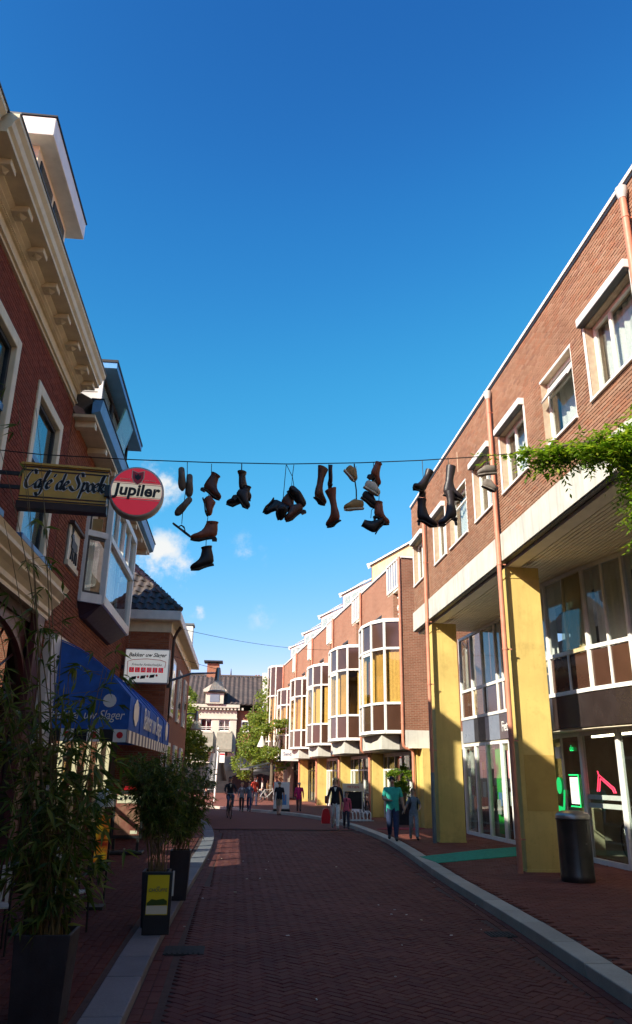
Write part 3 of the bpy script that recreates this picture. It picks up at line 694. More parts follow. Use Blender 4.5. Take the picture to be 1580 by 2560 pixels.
# ------------------------------------------------------------------ terrace with glazed bays beyond the arcade
WA = Vector((6.36, 29.5, 0)); WANG = R(4.72); WD = Vector((-math.sin(WANG), math.cos(WANG), 0)); UL = 6.75
K['brick_far'] = MBRICK('far_red_brick', (.25, .105, .062), (.31, .145, .09), (.33, .26, .18))
K['brick_end_shaded'] = MBRICK('end_wall_brick_shaded', (.2, .075, .042), (.27, .11, .065), (.33, .25, .17), dark=.5)  # darker copy of the terrace brick; weaker grazing sun put into its colour
def LB(name, mat, parent, *b, bevel=0): return MB().box(*b).build(name, mat, parent, bevel=bevel, local=True)
def bay(t, z0, z1, zt, u0=.2, u1=4.2, dep=1.1, nf=6, last=False):
    cu, hu = (u0+u1)/2, (u1-u0)/2
    P = [(-dep*math.sin(math.pi*k/nf)**.8 if 0 < k < nf else 0, cu-hu*math.cos(math.pi*k/nf)) for k in range(nf+1)]
    b_ = MB()
    for x, y in P: b_.box(x-.045, x+.045, y-.045, y+.045, z0, z1)
    bw = b_.build('bay_window', 'white', t, local=True, bevel=.006)
    zs = [z0, *zt, z1]
    def rails(z, hgt, name):
        mb = MB()
        for p, q in zip(P, P[1:]): mb.bar((*p, z), (*q, z), .11, hgt)
        mb.build(name, 'white', bw, local=True)
    for z in zs: rails(z, .12 if z in (z0, z1) else .09, 'bay_rail')
    for k, (p, q) in enumerate(zip(P, P[1:])):
        for r_, (a, b) in enumerate(zip(zs, zs[1:])):
            clear = (r_ % 3 == 1)
            MB().prism([(*p, a), (*q, a), (*q, b), (*p, b)], (.008, .004, 0)).build('bay_pane', 'brownglass' if clear else 'brownpanel', bw, local=True)
        if 1 <= k <= 3 and not last:
            m0 = (Vector((*p, 0))*.55+Vector((*q, 0))*.45); MB().bar((*p, zt[1]-.12), (*q, zt[1]-.12), .05, .12).build('sash_head', 'white', bw, local=True) if k == 2 else None
    MB().prism([(x, y, z1+.06) for x, y in P], (0, 0, .03)).build('bay_roof', 'white', bw, local=True)
    MB().prism([(x, y, z0-.08) for x, y in P], (0, 0, .02)).build('bay_floor', 'soffit', bw, local=True)
    # curtains
    for k in (0, 1, 2, 3, 4):
        p, q = P[k], P[k+1]; n = 14; lo = []; hi = []
        e0, e1 = random.choice(((.0, .55), (.3, 1), (.05, .95)))
        for i in range(n+1):
            s_ = e0+(e1-e0)*i/n; x = p[0]+(q[0]-p[0])*s_+.2+.03*math.sin(i*1.6); y = p[1]+(q[1]-p[1])*s_
            lo.append((x, y, zt[0])); hi.append((x, y, zt[1]))
        MB().add(lo+hi, [(i, i+1, n+2+i, n+1+i) for i in range(n)]).build('curtain', random.choice(['ycurtain', 'interior_w', 'ycurtain']), bw, True, local=True)
    return bw
def unit(k):
    names = ['nearest', 'second', 'third', 'fourth', 'fifth']
    t = thing('terrace_house', f'{names[k]} brick terrace house beyond the arcade, with curved white bay window and salmon downpipe', 'house', WA+WD*(UL*k), (0, 0, WANG), 'terrace houses with glazed bays')
    wl = MB().box(0, .3, 2.1, UL-.02, 9.27, 10.4).box(0, .3, 1.25, UL-.02, 8.62, 9.27).box(0, .3, 1.25, 3.1, 7.9, 8.62).box(0, .3, 4.45, UL-.02, 7.9, 8.62).box(0, .3, 4.2, UL-.02, 3.4, 7.9)
    wl.box(0, .3, .03, .3, 3.4, 10.4).box(.3, 1.3, 1.25, 1.5, 7.9, 9.27).box(0, .3, .3, 4.2, 3.4, 3.6)
    wl.build('brick_wall', 'brick_far', t, local=True)
    LB('coping', 'white', t, -.05, .35, 2.1, UL-.01, 10.4, 10.48, bevel=.01)
    LB('coping_flashing', 'dark', t, -.02, -.003, 2.1, UL-.02, 10.35, 10.4)
    # small window over the bay
    LB('dark_lintel', 'dark', t, -.01, .2, 3.1, 4.45, 8.55, 8.62)
    sw = LB('window', 'white', t, .1, .16, 3.12, 4.43, 7.95, 8.5, bevel=.006); LB('pane', 'glass', sw, .09, .098, 3.22, 4.33, 8.0, 8.42)
    # balcony screen
    mb = MB().box(-.04, .04, .22, .3, 9.27, 10.55).box(-.04, .04, 2.02, 2.1, 9.27, 10.55).box(-.04, .04, .3, 2.02, 9.27, 9.37).box(-.04, .04, .3, 2.02, 10.47, 10.55)
    for i in range(1, 5): mb.box(-.03, .03, .22+.36*i, .26+.36*i, 9.37, 10.47)
    sc = mb.build('balcony_screen', 'white', t, local=True, bevel=.005)
    for i in range(5): LB('screen_pane', 'bluegrey', sc, .0, .012, .3+.36*i, .54+.36*i, 9.37, 10.42)
    LB('balcony_floor', 'soffit', t, 0, 1.3, .3, 2.1, 9.17, 9.265)
    LB('recess_back', 'interior', t, 1.2, 1.3, .0, 1.3, 7.8, 9.2)
    LB('recess_door', 'dark', t, 1.15, 1.2, .35, 1.0, 7.9, 9.0); LB('door_frame', 'white', t, .9, 1.0, 1.1, 1.2, 7.9, 9.15)
    bay(t, 3.5, 7.85, (4.58, 6.72))
    LB('room_back', 'interior_w', t, .75, .85, 0, 4.6, 3.5, 7.9); LB('room_floor', 'interior_w', t, .0, .75, .3, 4.2, 4.4, 4.45); LB('room_ceiling', 'interior_w', t, .3, 2, 0, 4.6, 6.7, 6.75); LB('room_side', 'interior_w', t, .3, 2, 4.5, 4.55, 3.5, 7.9)
    # bulky white beam and dark brown board set back, bay's shade in its colour
    LB('white_beam', 'fascia', t, -.72, 0, .75, 3.9, 2.86, 3.4, bevel=.01)
    LB('bay_shade_board', 'wood', t, 0, .2, 0, UL, 2.86, 3.398)
    # downpipe with swan neck
    pts = [(-.09, 0, 10.45), (-.09, 0, 3.15), (-.07, 0, 2.98), (.0, 0, 2.9), (.2, 0, 2.86), (.28, 0, 2.8), (.3, 0, 2.62), (.3, 0, .1)]
    dp = MB().tube(pts, .058, 10).build('downpipe', 'pipe', t, True, local=True)
    for z in (9.2, 7.4, 5.6, 3.8): MB().lathe([(.06, z), (.068, z+.004), (.068, z+.05), (.06, z+.054)], (-.09, 0, 0), 10).build('pipe_socket', 'pipe', dp, True, local=True)
    # ground floor
    LB('pillar', 'yellow', t, .42, 1.15, -.05, .4, .1, 2.86, bevel=.012)
    sfm = MB(); x = 1.0
    ys = [.45, 1.5, 2.6, 3.7, 4.8, 6.0, 6.7]
    for y in ys: sfm.box(x-.05, x+.05, y-.05, y+.05, .1, 2.85)
    sfm.box(x-.04, x+.04, .4, 6.7, .1, .24).box(x-.04, x+.04, .4, 6.7, 2.7, 2.85).box(x-.04, x+.04, .4, 6.7, 2.1, 2.18)
    f = sfm.build('shopfront', 'white' if k < 3 else 'dark', t, local=True)
    for i, (a, b) in enumerate(zip(ys, ys[1:])):
        LB('shop_pane', 'shopglass', f, x-.01, x, a+.05, b-.05, .24, 2.7)
        if k == 0 and i < 3: LB('yellow_poster_panel', 'yellowsign', f, x+.05, x+.06, a+.1, b-.1, .3, 1.0)
        if k == 3: LB('blue_poster_panel', K['bluetrim'], f, x+.05, x+.06, a+.1, b-.1, .25, .75)
        if k < 2:
            g = MB()
            for q in range(7): g.box(x+.1, x+.108, a+.1+q*(b-a-.2)/7, a+.112+q*(b-a-.2)/7, 1.1, 2.65)
            for q in range(10): g.box(x+.1, x+.108, a+.1, b-.1, 1.1+q*.16, 1.112+q*.16)
            g.build('wire_grid', 'hopper', f, local=True)
    LB('shop_back', 'interior', t, 4, 4.1, 0, UL, .1, 3); LB('shop_ceiling', 'interior', t, .2, 4, 0, UL, 2.865, 2.9)
    for q in range(5):
        y = random.uniform(.8, 6); LB('display_rack', random.choice(['interior_w', 'wood', 'curtain', 'ycurtain', 'bluetrim']), t, 1.3+q*.1, 1.8+q*.1, y-.25, y+.25, .1, random.uniform(.9, 1.7))
    # roof light with skewed ridge
    a0, a1 = Vector((1.35, 2.2, 0)), Vector((.5, 6.55, 0)); d = (a1-a0).normalized(); nrm = Vector((d.y, -d.x, 0))
    rf = MB()
    def pt(u, b_, z): return a0+d*u+nrm*b_+Vector((0, 0, z))
    Lh = (a1-a0).length
    fr = MB().prism([pt(0, 0, 10.4), pt(Lh, 0, 10.4), pt(Lh, 0, 11.85), pt(0, 0, 11.85)], nrm*.02)
    rl = fr.build('roof_light', [M('pale_yellow_panel', (.6, .52, .27), .7, streak=.2), 'white', 'white', 'white', 'white'][k], t, local=True)
    for i in range(4):
        u0_, u1_ = Lh*(.06+.235*i), Lh*(.06+.235*i+.19)
        MB().prism([pt(u0_, -.012, 10.55), pt(u1_, -.012, 10.55), pt(u1_, -.012, 11.05 if k == 0 else 11.65), pt(u0_, -.012, 11.05 if k == 0 else 11.65)], nrm*.01).build('pane', 'glass' if k else 'brownpanel', rl, local=True)
    ov = -.12
    MB().prism([pt(-.1, ov, 11.85), pt(Lh+.12, ov, 11.85), pt(Lh+.12, 1.3, 12.65), pt(-.1, 1.3, 12.65)], (0, 0, .07)).build('glazed_slope', 'white', rl, local=True)
    for i in range(7):
        u_ = Lh*(i+.5)/7; MB().prism([pt(u_-.2, ov-.004, 11.93), pt(u_+.2, ov-.004, 11.93), pt(u_+.2, 1.25, 12.727), pt(u_-.2, 1.25, 12.727)], (0, 0, .008)).build('slope_pane', 'bluegrey' if k else 'soffit', rl, local=True)
    MB().prism([pt(Lh+.121, ov, 11.7), pt(Lh+.121, 1.5, 12.75), pt(Lh+.121, 1.5, 12.95), pt(Lh+.121, .2, 12.1), pt(Lh+.121, ov-.1, 11.95)], d*.1).build('gable_trim', 'white', rl, local=True)
    MB().prism([pt(Lh, 0, 10.4), pt(Lh, 1.5, 10.4), pt(Lh, 1.5, 12.6), pt(Lh, 0, 11.8)], d*.1).build('gable_brick', 'brick_far', rl, local=True)
    MB().prism([pt(0, 0, 10.4), pt(0, 1.5, 10.4), pt(0, 1.5, 12.6), pt(0, 0, 11.8)], d*-.1).build('gable_brick', 'brick_far', rl, local=True)
    MB().prism([pt(0, 1.5, 10.4), pt(Lh, 1.5, 10.4), pt(Lh, 1.5, 12.65), pt(0, 1.5, 12.65)], nrm*.1).build('back', 'lead', rl, local=True)
    LB('flat_roof', 'lead', t, .3, 7, 0, UL, 10.1, 10.3)
    return t
UN = [unit(k) for k in range(5)]
# a shell and flower mobile hanging in the recess of the first house
mob = thing('hanging_mobile', 'string of white shells hanging below the first balcony screen', 'ornament', WA+WD*.8+Vector((.1, 0, 9.15)), (0, 0, WANG))
MB().tube([(0, 0, 0), (0, 0, -1.1)], .006, 5).build('cord', 'white', mob, local=True)
for z, r_ in ((-.25, .06), (-.6, .06), (-.68, .07), (-.75, .05), (-.95, .04)): MB().lathe([(0.001, z-r_), (r_*.8, z-r_*.5), (r_, z), (r_*.7, z+r_*.6), (.001, z+r_)], (random.uniform(-.03, .03), random.uniform(-.03, .03), 0), 8, cap=False).build('shell', 'white', mob, True, local=True)
# flowers in the first bay
fp = thing('vase_of_flowers', 'vase with pale flowers standing in the nearest bay window', 'flowers', WA+WD*2.0+Vector((-.55, 0, 4.68)))
MB().lathe([(.05, 0), (.09, .12), (.05, .3), (.07, .36)], (0, 0, 0), 10).build('vase', 'curtain', fp, True, local=True)
for i in range(14):
    a = random.uniform(0, 6.3); r_ = random.uniform(.05, .3); z = random.uniform(.45, 1.0)
    MB().tube([(0, 0, .34), (math.cos(a)*r_, math.sin(a)*r_, z)], .006, 4).build('stem', 'bamboo', fp, local=True)
    MB().lathe([(.001, -.04), (.05, 0), (.001, .04)], (math.cos(a)*r_, math.sin(a)*r_, z), 7, cap=False).build('blossom', random.choice(['curtain', 'ycurtain', 'signcream']), fp, True, local=True)
# end of the terrace facing the camera
ew = thing('terrace_end_wall', 'brick end wall of the terrace above a white band and a yellow pillar', 'wall', WA, (0, 0, WANG))
LB('brick_wall', 'brick_end_shaded', ew, .02, 6.5, -.02, .02, 3.55, 10.4)
LB('white_band', 'fascia', ew, .0, 6.5, -.06, -.021, 2.92, 3.55, bevel=.008)
LB('coping', 'white', ew, -.02, 6.5, -.08, .02, 10.402, 10.47)
LB('pillar', 'yellow', ew, .5, 1.32, -.5, -.08, .1, 2.9, bevel=.012)
LB('soffit', 'soffit', ew, .1, 6.5, -.5, 0, 2.88, 2.915)
LB('door_glass', 'shopglass', ew, 1.4, 3.2, .3, .31, .1, 2.8)
# last tall bay at the far corner
tb = thing('tall_glazed_bay', 'tall narrow white framed glazed bay at the far corner of the terrace', 'bay window', WA+WD*(UL*5), (0, 0, WANG))
bay(tb, 3.2, 10.4, (4.4, 8.0), .3, 3.6, 1.1, 6, True)
LB('brick_wall', 'brick_far', tb, 0, .3, 0, 6.5, 3.2, 10.4); LB('coping', 'white', tb, -.05, .35, 0, 6.5, 10.4, 10.48)
MB().tube([(-.09, 0, 10.45), (-.09, 0, 3.2)], .058, 10).build('downpipe', 'pipe', tb, True, local=True)
LB('flat_roof', 'lead', tb, .3, 7, 0, 6.5, 10.1, 10.3); LB('shop_back', 'interior', tb, 1, 1.1, 0, 6.5, .1, 3.2)
LB('end_wall', 'brick_far', tb, .3, 7, 6.2, 6.5, .1, 10.3)
# projecting shop sign and dark awning further down
ps = thing('shop_sign_box', 'white projecting shop sign box with blue lettering beyond the bays', 'sign', WA+WD*(UL*3.7), (0, 0, WANG))
LB('panel', 'signwhite', ps, -1.3, -.1, -.06, .06, 2.75, 3.5, bevel=.015); LB('bracket', 'dark', ps, -.1, .0, -.03, .03, 3.0, 3.2)
text('Sanders', .3, 'navy', face_mtx((-.7, -.066, 3.2), (1, 0, 0), (0, 0, 1)), ps, local=True)
aw = thing('shop_awning', 'dark grey sloping shop awning over the far pavement on the right', 'awning', WA+WD*(UL*4.1), (0, 0, WANG))
MB().prism([(0, 0, 3.0), (0, 7, 3.0), (-3.2, 7, 2.25), (-3.2, 0, 2.25)], (0, 0, .03)).build('canvas', 'dark', aw, local=True)
LB('front_bar', 'lead', aw, -3.25, -3.18, 0, 7, 2.15, 2.26)
for y in (.3, 6.7): MB().tube([(0, y, 2.4), (-3.15, y, 2.2)], .025, 6).build('folding_arm', 'lead', aw, local=True)
# ------------------------------------------------------------------ cafe house on the left
XL = -3.5
cf = thing('cafe_house', 'dark red brick cafe house with heavy cream cornice and dormer, nearest on the left', 'building', (-5, 8, .1))
CW = [(8.45, 10.15), (11.28, 13.0), (5.6, 7.3), (2.8, 4.5)]
ch = [(a, b, 5.3, 7.9) for a, b in CW]
wl = wall_with_holes(XL-.35, XL, -10, 13.62, .1, 9.2, ch+[(9.0, 12.9, .1, 4.2), (4.6, 8.2, .1, 4.2)]).build('brick_wall', 'mortar_d', cf)
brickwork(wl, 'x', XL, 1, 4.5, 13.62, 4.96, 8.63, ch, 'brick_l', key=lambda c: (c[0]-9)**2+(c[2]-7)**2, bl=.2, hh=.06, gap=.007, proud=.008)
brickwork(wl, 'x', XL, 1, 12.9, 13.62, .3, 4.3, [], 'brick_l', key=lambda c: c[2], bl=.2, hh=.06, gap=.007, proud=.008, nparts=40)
# main cornice: frieze, mouldings, dentils, brackets, gutter
prof = [(0, 8.62), (.05, 8.62), (.05, 8.67), (.09, 8.67), (.09, 8.70), (.06, 8.70), (.06, 8.88), (.1, 8.88), (.12, 8.92), (.16, 8.94), (.16, 8.96), (.22, 9.0), (.22, 9.03), (.46, 9.03), (.46, 9.09), (.5, 9.12), (.52, 9.2), (.57, 9.25), (.57, 9.31), (0, 9.31)]
MB().prism([(XL+a, 7.25, z) for a, z in prof], (0, 6.32, 0)).build('cornice', 'cream', cf)
prof2 = [(max(0, a-.13) if a > .2 else a*.45, z) for a, z in prof]
MB().prism([(XL+a, -10, z) for a, z in prof2], (0, 17.2, 0)).build('projecting_cornice', 'cream', cf)
BX('gutter_lip', 'lead', cf, XL-.02, XL+.455, -10, 7.24, 9.312, 9.335); BX('gutter_lip', 'lead', cf, XL-.02, XL+.585, 7.25, 13.58, 9.312, 9.335)
for i in range(8):
    y = 7.78+i*.835 if i < 7 else 13.4
    br = MB().box(XL+.16, XL+.4, y-.11, y+.11, 8.94, 9.028).build('cornice_bracket', 'cream', cf, bevel=.01)
    MB().add([(XL+.28, y-.09, 8.94), (XL+.36, y, 8.94), (XL+.28, y+.09, 8.94), (XL+.2, y, 8.94), (XL+.28, y, 8.9)], [(0, 1, 4), (1, 2, 4), (2, 3, 4), (3, 0, 4)]).build('diamond_boss', 'cream', br)
mb = MB()
for i in range(150): mb.box(XL+.1, XL+.128, 7.3+i*.042, 7.322+i*.042, 8.885, 8.915)
tag(mb.build('dentil_course', 'cream', cf), kind='stuff')
# windows with cream architraves and blue sills
def sash(parent, x, a, b, z0, z1, fr=.16, arch='cream', sill='bluetrim', trans=None):
    mb = MB(); 
    mb.box(x-.12, x+.035, a-.02, a+fr, z0, z1+.02).box(x-.12, x+.035, b-fr, b+.02, z0, z1+.02).box(x-.12, x+.035, a+fr, b-fr, z1-fr, z1+.02)
    f = mb.build('window', arch, parent, bevel=.012)
    BX('sill', sill, f, x-.12, x+.13, a-.08, b+.1, z0-.1, z0-.005, bevel=.01)
    for p in (MB().box(x-.11, x-.05, a+fr, a+fr+.07, z0, z1-fr), MB().box(x-.11, x-.05, b-fr-.07, b-fr, z0, z1-fr), MB().box(x-.11, x-.05, a+fr+.07, b-fr-.07, z1-fr-.07, z1-fr), MB().box(x-.11, x-.05, a+fr+.07, b-fr-.07, z0, z0+.07)):
        p.build('sash_bar', 'dark', f)
    if trans: BX('transom', 'bluetrim', f, x-.12, x-.03, a+fr, b-fr, trans-.05, trans+.05)
    BX('pane', 'glass', f, x-.085, x-.08, a+fr, b-fr, z0, z1-fr)
    curtain(f, x-.35, a, a+.5, z0, z1); curtain(f, x-.35, b-.55, b, z0, z1)
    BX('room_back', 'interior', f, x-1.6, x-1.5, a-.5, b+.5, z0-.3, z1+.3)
    return f
for a, b in CW: sash(cf, XL, a, b, 5.3, 7.9, trans=6.75)
# lower cornice over the cafe front
p3 = [(0, 4.38), (.1, 4.38), (.1, 4.44), (.14, 4.47), (.14, 4.55), (.2, 4.62), (.27, 4.68), (.27, 4.72), (.36, 4.8), (.36, 4.86), (.4, 4.93), (0, 4.95)]
MB().prism([(XL+a, -10, z) for a, z in p3], (0, 23.45, 0)).build('shop_cornice', 'cream', cf)
# cafe front: pilasters, arch, dark glazing, warm doorway
for y in (8.55, 12.95): 
    p = BX('pilaster', 'redwood', cf, XL, XL+.12, y-.22, y+.22, .1, 4.36, bevel=.01)
    BX('capital', 'wood', p, XL-.01, XL+.26, y-.3, y+.3, 2.62, 2.78, bevel=.02); BX('base', 'wood', p, XL-.01, XL+.17, y-.27, y+.27, .1, .5, bevel=.01)
for (a, b) in ((9.0, 12.9), (4.6, 8.2)):
    mid, hw = (a+b)/2, (b-a)/2; n = 14
    arc = [(XL-.05, mid-hw*math.cos(math.pi*i/n), 3.0+1.05*math.sin(math.pi*i/n)) for i in range(n+1)]
    MB().tube(arc, .07, 6).build('arch_moulding', 'redwood', cf, True)
    mb = MB()
    for i in range(n):
        p, q = arc[i], arc[i+1]; mb.quad(p, q, (XL-.05, q[1], 4.25), (XL-.05, p[1], 4.25))
    mb.build('arch_spandrel', 'redwood', cf)
    fan = MB()
    for i in range(1, n, 2): fan.tube([(XL-.12, mid, 3.0), (XL-.12, arc[i][1], arc[i][2])], .02, 5)
    fan.tube([(XL-.12, a, 3.0), (XL-.12, b, 3.0)], .05, 5); fan.build('fanlight_bars', 'redwood', cf)
    BX('cafe_pane', 'shopglass', cf, XL-.2, XL-.19, a, b, .9, 4.2); BX('stall_riser', 'wood', cf, XL-.25, XL-.1, a, b, .1, .9)
    for y in (a+.05, mid-.65, mid+.65, b-.05): BX('cafe_mullion', 'redwood', cf, XL-.24, XL-.13, y-.05, y+.05, .9, 3.0)
BX('cafe_back_wall', 'wood', cf, XL-4, XL-3.9, -2, 13.5, .1, 4.3); BX('cafe_ceiling', 'wood', cf, XL-3.9, XL-.3, -2, 13.5, 4.25, 4.3)
MB().box(XL-.33, XL-.3, 11.75, 12.2, .9, 2.6).build('lit_panel', M('lamplight_orange', (.35, .13, .03), .4), cf)  # panel painted orange, the doorway's lamplight put into its colour
cl = MB().box(XL-.3, XL-.22, 11.78, 12.15, 2.45, 2.58).build('lit_lamp', MEMIT('warm_lamp', (1, .74, .4), 2.2), cf)
# dormer on the cafe roof
dm = MB().box(-4.6, -3.55, 9.75, 11.7, 9.3, 11.25).build('dormer', 'cream', cf)
BX('dormer_roof', 'white', dm, -4.9, -3.28, 9.5, 11.95, 11.25, 11.6, bevel=.015); BX('roof_edge', 'dark', dm, -4.92, -3.26, 9.48, 11.97, 11.602, 11.63)
for a, b in ((9.9, 10.65), (10.8, 11.55)):
    BX('dormer_sash', 'dark', dm, -3.55, -3.53, a, b, 9.5, 11.1); BX('dormer_pane', 'glass', dm, -3.529, -3.522, a+.06, b-.06, 9.56, 11.04)
BX('roof', 'tile', cf, -9, XL, -10, 13.6, 9.05, 9.3)  # unseen roof, shaped low and flat to set the shadow it casts
# ------------------------------------------------------------------ butcher's house
bh = thing('butcher_house', 'brown brick butcher house with blue gutter, white oriel window and roof dormer', 'building', (-5, 18, .1))
bhole = [(15.2, 22.6, .1, 3.6), (16.3, 20.1, 5.6, 7.6)]
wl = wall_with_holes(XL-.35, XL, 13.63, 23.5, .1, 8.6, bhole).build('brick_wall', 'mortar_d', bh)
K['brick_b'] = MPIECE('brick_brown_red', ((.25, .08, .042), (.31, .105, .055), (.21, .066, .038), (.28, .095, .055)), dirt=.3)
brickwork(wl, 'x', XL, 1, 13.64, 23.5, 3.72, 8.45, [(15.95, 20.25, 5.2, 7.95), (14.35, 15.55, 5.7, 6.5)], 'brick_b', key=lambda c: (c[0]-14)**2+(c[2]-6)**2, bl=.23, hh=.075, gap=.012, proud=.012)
# eaves and blue gutter
BX('eaves_soffit', 'cream', bh, XL, XL+.42, 13.7, 23.6, 8.46, 8.52)
for i in range(8): BX('eaves_block', 'cream', bh, XL+.002, XL+.4, 13.9+i*1.3, 14.08+i*1.3, 8.33, 8.459, bevel=.012)
MB().prism([(XL+.36, 13.65, 8.52), (XL+.52, 13.65, 8.58), (XL+.56, 13.65, 8.82), (XL+.36, 13.65, 8.82)], (0, 10.0, 0)).build('gutter', 'bluetrim', bh)
BX('gutter_rim', 'black', bh, XL+.33, XL+.58, 13.64, 23.66, 8.821, 8.85)
MB().prism([(XL+.4, 13.65, 8.8), (-7, 13.65, 10.9), (-7, 13.65, 10.7), (XL+.2, 13.65, 8.6)], (0, 9.9, 0)).build('roof', 'tile', bh)  # pitch out of view, made shallow so the ridge adds no shadow
# dormer with slanting dark framed glass
dm = MB().box(-4.8, -3.42, 15.3, 19.4, 8.9, 10.35).build('dormer', 'white', bh)
for z in (9.1, 9.35, 9.6, 9.85, 10.1): BX('dormer_board', 'hopper', dm, -4.7, -3.43, 15.27, 15.299, z, z+.22)
BX('dormer_roof', 'bluetrim', dm, -4.9, -3.05, 15.1, 19.7, 10.36, 10.5); BX('dormer_roof_lip', 'black', dm, -4.92, -3.03, 15.08, 19.72, 10.501, 10.56)
for a, b in ((15.4, 16.7), (16.75, 18.05), (18.1, 19.35)):
    MB().box(-3.42, -3.36, a, a+.07, 8.95, 10.34).box(-3.42, -3.36, b-.07, b, 8.95, 10.34).box(-3.42, -3.36, a+.07, b-.07, 8.95, 9.03).box(-3.42, -3.36, a+.07, b-.07, 10.26, 10.34).build('dormer_sash', 'black', dm)
    BX('dormer_pane', 'glass', dm, -3.4, -3.395, a+.07, b-.07, 9.03, 10.26)
MB().obox((-3.22, 17.35, 9.6), (.0, .62, 0), (.16, 0, .6), (.02, 0, -.006)).build('open_dormer_sash', 'brownglass', dm)
BX('corner_post', 'white', dm, -3.43, -3.34, 15.26, 15.34, 8.85, 10.35)
# oriel
OX, OA, OB = -3.05, 16.3, 20.1
ow = MB()
PTS = [(XL, 15.98), (OX, OA), (OX, OB), (XL, 20.4)]
for x, y in PTS[1:3]: ow.box(x-.06, x+.06, y-.07, y+.07, 5.3, 7.9)
ow.box(XL, XL+.08, 15.93, 16.05, 5.3, 7.9).box(XL, XL+.08, 20.33, 20.45, 5.3, 7.9)
for p, q in zip(PTS, PTS[1:]):
    for z, h in ((5.38, .2), (6.8, .13), (7.84, .16)): ow.bar((*p, z), (*q, z), .12, h)
for i in range(1, 4): ow.box(OX-.03, OX+.04, OA+(OB-OA)*i/4-.035, OA+(OB-OA)*i/4+.035, 6.85, 7.8)
ori = ow.build('oriel_window', 'white', bh)
MB().prism([(p[0]-.02, p[1], 5.46) for p in PTS[1:3]]+[(OX-.02, OB, 6.74), (OX-.02, OA, 6.74)], (.006, 0, 0)).build('front_pane', 'glass', ori)
for i in range(4): BX('top_light', 'glass', ori, OX-.02, OX-.014, OA+.95*i+.05, OA+.95*i+.9, 6.87, 7.76)
MB().prism([(XL+.03, 16.0, 5.46), (OX-.03, OA-.02, 5.46), (OX-.03, OA-.02, 6.74), (XL+.03, 16.0, 6.74)], (0, .008, 0)).build('side_pane', 'glass', ori)
MB().prism([(XL+.03, 16.0, 6.87), (OX-.03, OA-.02, 6.87), (OX-.03, OA-.02, 7.76), (XL+.03, 16.0, 7.76)], (0, .008, 0)).build('side_top_light', 'glass', ori)
MB().tube([(XL+.08, 16.0, 5.5), (XL+.08, 16.0, 7.75)], .035, 4).build('side_sash', 'dark', ori)
for z in (5.5, 6.7): MB().bar((XL+.06, 16.02, z), (OX-.06, OA-.04, z), .06, .06).build('side_sash', 'dark', ori)
BX('green_leaded_light', M('green_glass', (.05, .16, .04), .3), ori, XL+.08, XL+.3, 16.25, 16.27, 6.9, 7.2)
curtain(ori, XL+.02, 16.2, 17.0, 5.45, 7.8); curtain(ori, XL+.02, 19.0, 20.1, 5.45, 7.8)
BX('blind', M('cane_blind', (.28, .19, .11), .9), ori, XL-.02, XL, 16.3, 18.9, 5.45, 6.2); BX('room_back', 'interior', ori, XL-2, XL-1.9, 15.5, 21, 5, 8)
MB().prism([(*p, 7.92) for p in PTS], (0, 0, .1)).build('oriel_roof', 'lead', ori)
MB().loft([[Vector((XL, 16.3, 5.0)), Vector((XL+.12, 16.5, 5.0)), Vector((XL+.12, 19.9, 5.0)), Vector((XL, 20.1, 5.0))], [Vector((*p, 5.28)) for p in PTS]]).build('oriel_underside', 'wood', ori)
# relief tablet with its little canopy
tb_ = thing('relief_tablet', 'pale stone relief tablet with a deer, set in the butcher house wall', 'relief', (XL, 14.95, 5.7))
MB().prism([(XL+.0, 14.5, 5.78), (XL, 15.42, 5.78), (XL, 15.42, 6.5), (XL, 14.5, 6.5)], (.04, 0, 0)).build('slab', 'signcream', tb_, bevel=.01)
BX('canopy', 'wood', tb_, XL, XL+.12, 14.44, 15.5, 6.5, 6.57, bevel=.01); BX('ledge', 'cream', tb_, XL, XL+.07, 14.48, 15.45, 5.68, 5.78)
dx = XL+.045
deer = MB().prism([(dx, 14.68, 6.1), (dx, 14.78, 6.04), (dx, 15.12, 6.06), (dx, 15.2, 6.14), (dx, 15.16, 6.24), (dx, 14.86, 6.26), (dx, 14.76, 6.36), (dx, 14.64, 6.34), (dx, 14.6, 6.28), (dx, 14.7, 6.24)], (.02, 0, 0))
for y0, y1 in ((14.78, 14.7), (14.84, 14.88), (15.08, 15.04), (15.15, 15.22)): deer.bar((dx+.01, y0, 6.08), (dx+.01, y1, 5.84), .03, .035, up=(1, 0, 0))
for a in (-.08, 0, .08): deer.bar((dx+.01, 14.68, 6.35), (dx+.01, 14.68+a, 6.47), .015, .015, up=(1, 0, 0))
deer.build('deer_figure', 'dark', tb_)
# shopfront of the butcher
BX('shop_end_panel', 'white', bh, XL+.002, XL+.16, 13.72, 14.35, 2.3, 4.22, bevel=.01); BX('shop_end_panel', 'redwood', bh, XL+.002, XL+.15, 13.72, 14.3, .1, 2.29)
BX('shop_header', 'wood', bh, XL-.2, XL+.03, 15.2, 22.6, 2.9, 3.6); BX('awning_rail', 'cream', bh, XL+.012, XL+.1, 14.4, 23.4, 4.22, 4.3)
for i in range(6): BX('shop_mullion', 'cream', bh, XL-.15, XL-.05, 15.2+i*1.48-.04*(i > 0), 15.28+i*1.48-.08*(i == 5), .5, 2.9)
BX('shop_pane', 'shopglass', bh, XL-.11, XL-.1, 15.25, 22.55, .5, 2.9); BX('stall_riser', 'redwood', bh, XL-.2, XL-.02, 15.2, 22.6, .1, .5)
BX('shop_back_wall', 'interior_w', bh, XL-3, XL-2.9, 13.7, 23.4, .1, 3.5)
for y in (17.2, 20.2): MB().box(XL-1.6, XL-1.5, y-.6, y+.6, 2.72, 2.78).build('shop_lamp', MEMIT('shop_lamp', (1, .9, .75), 2.5), bh)
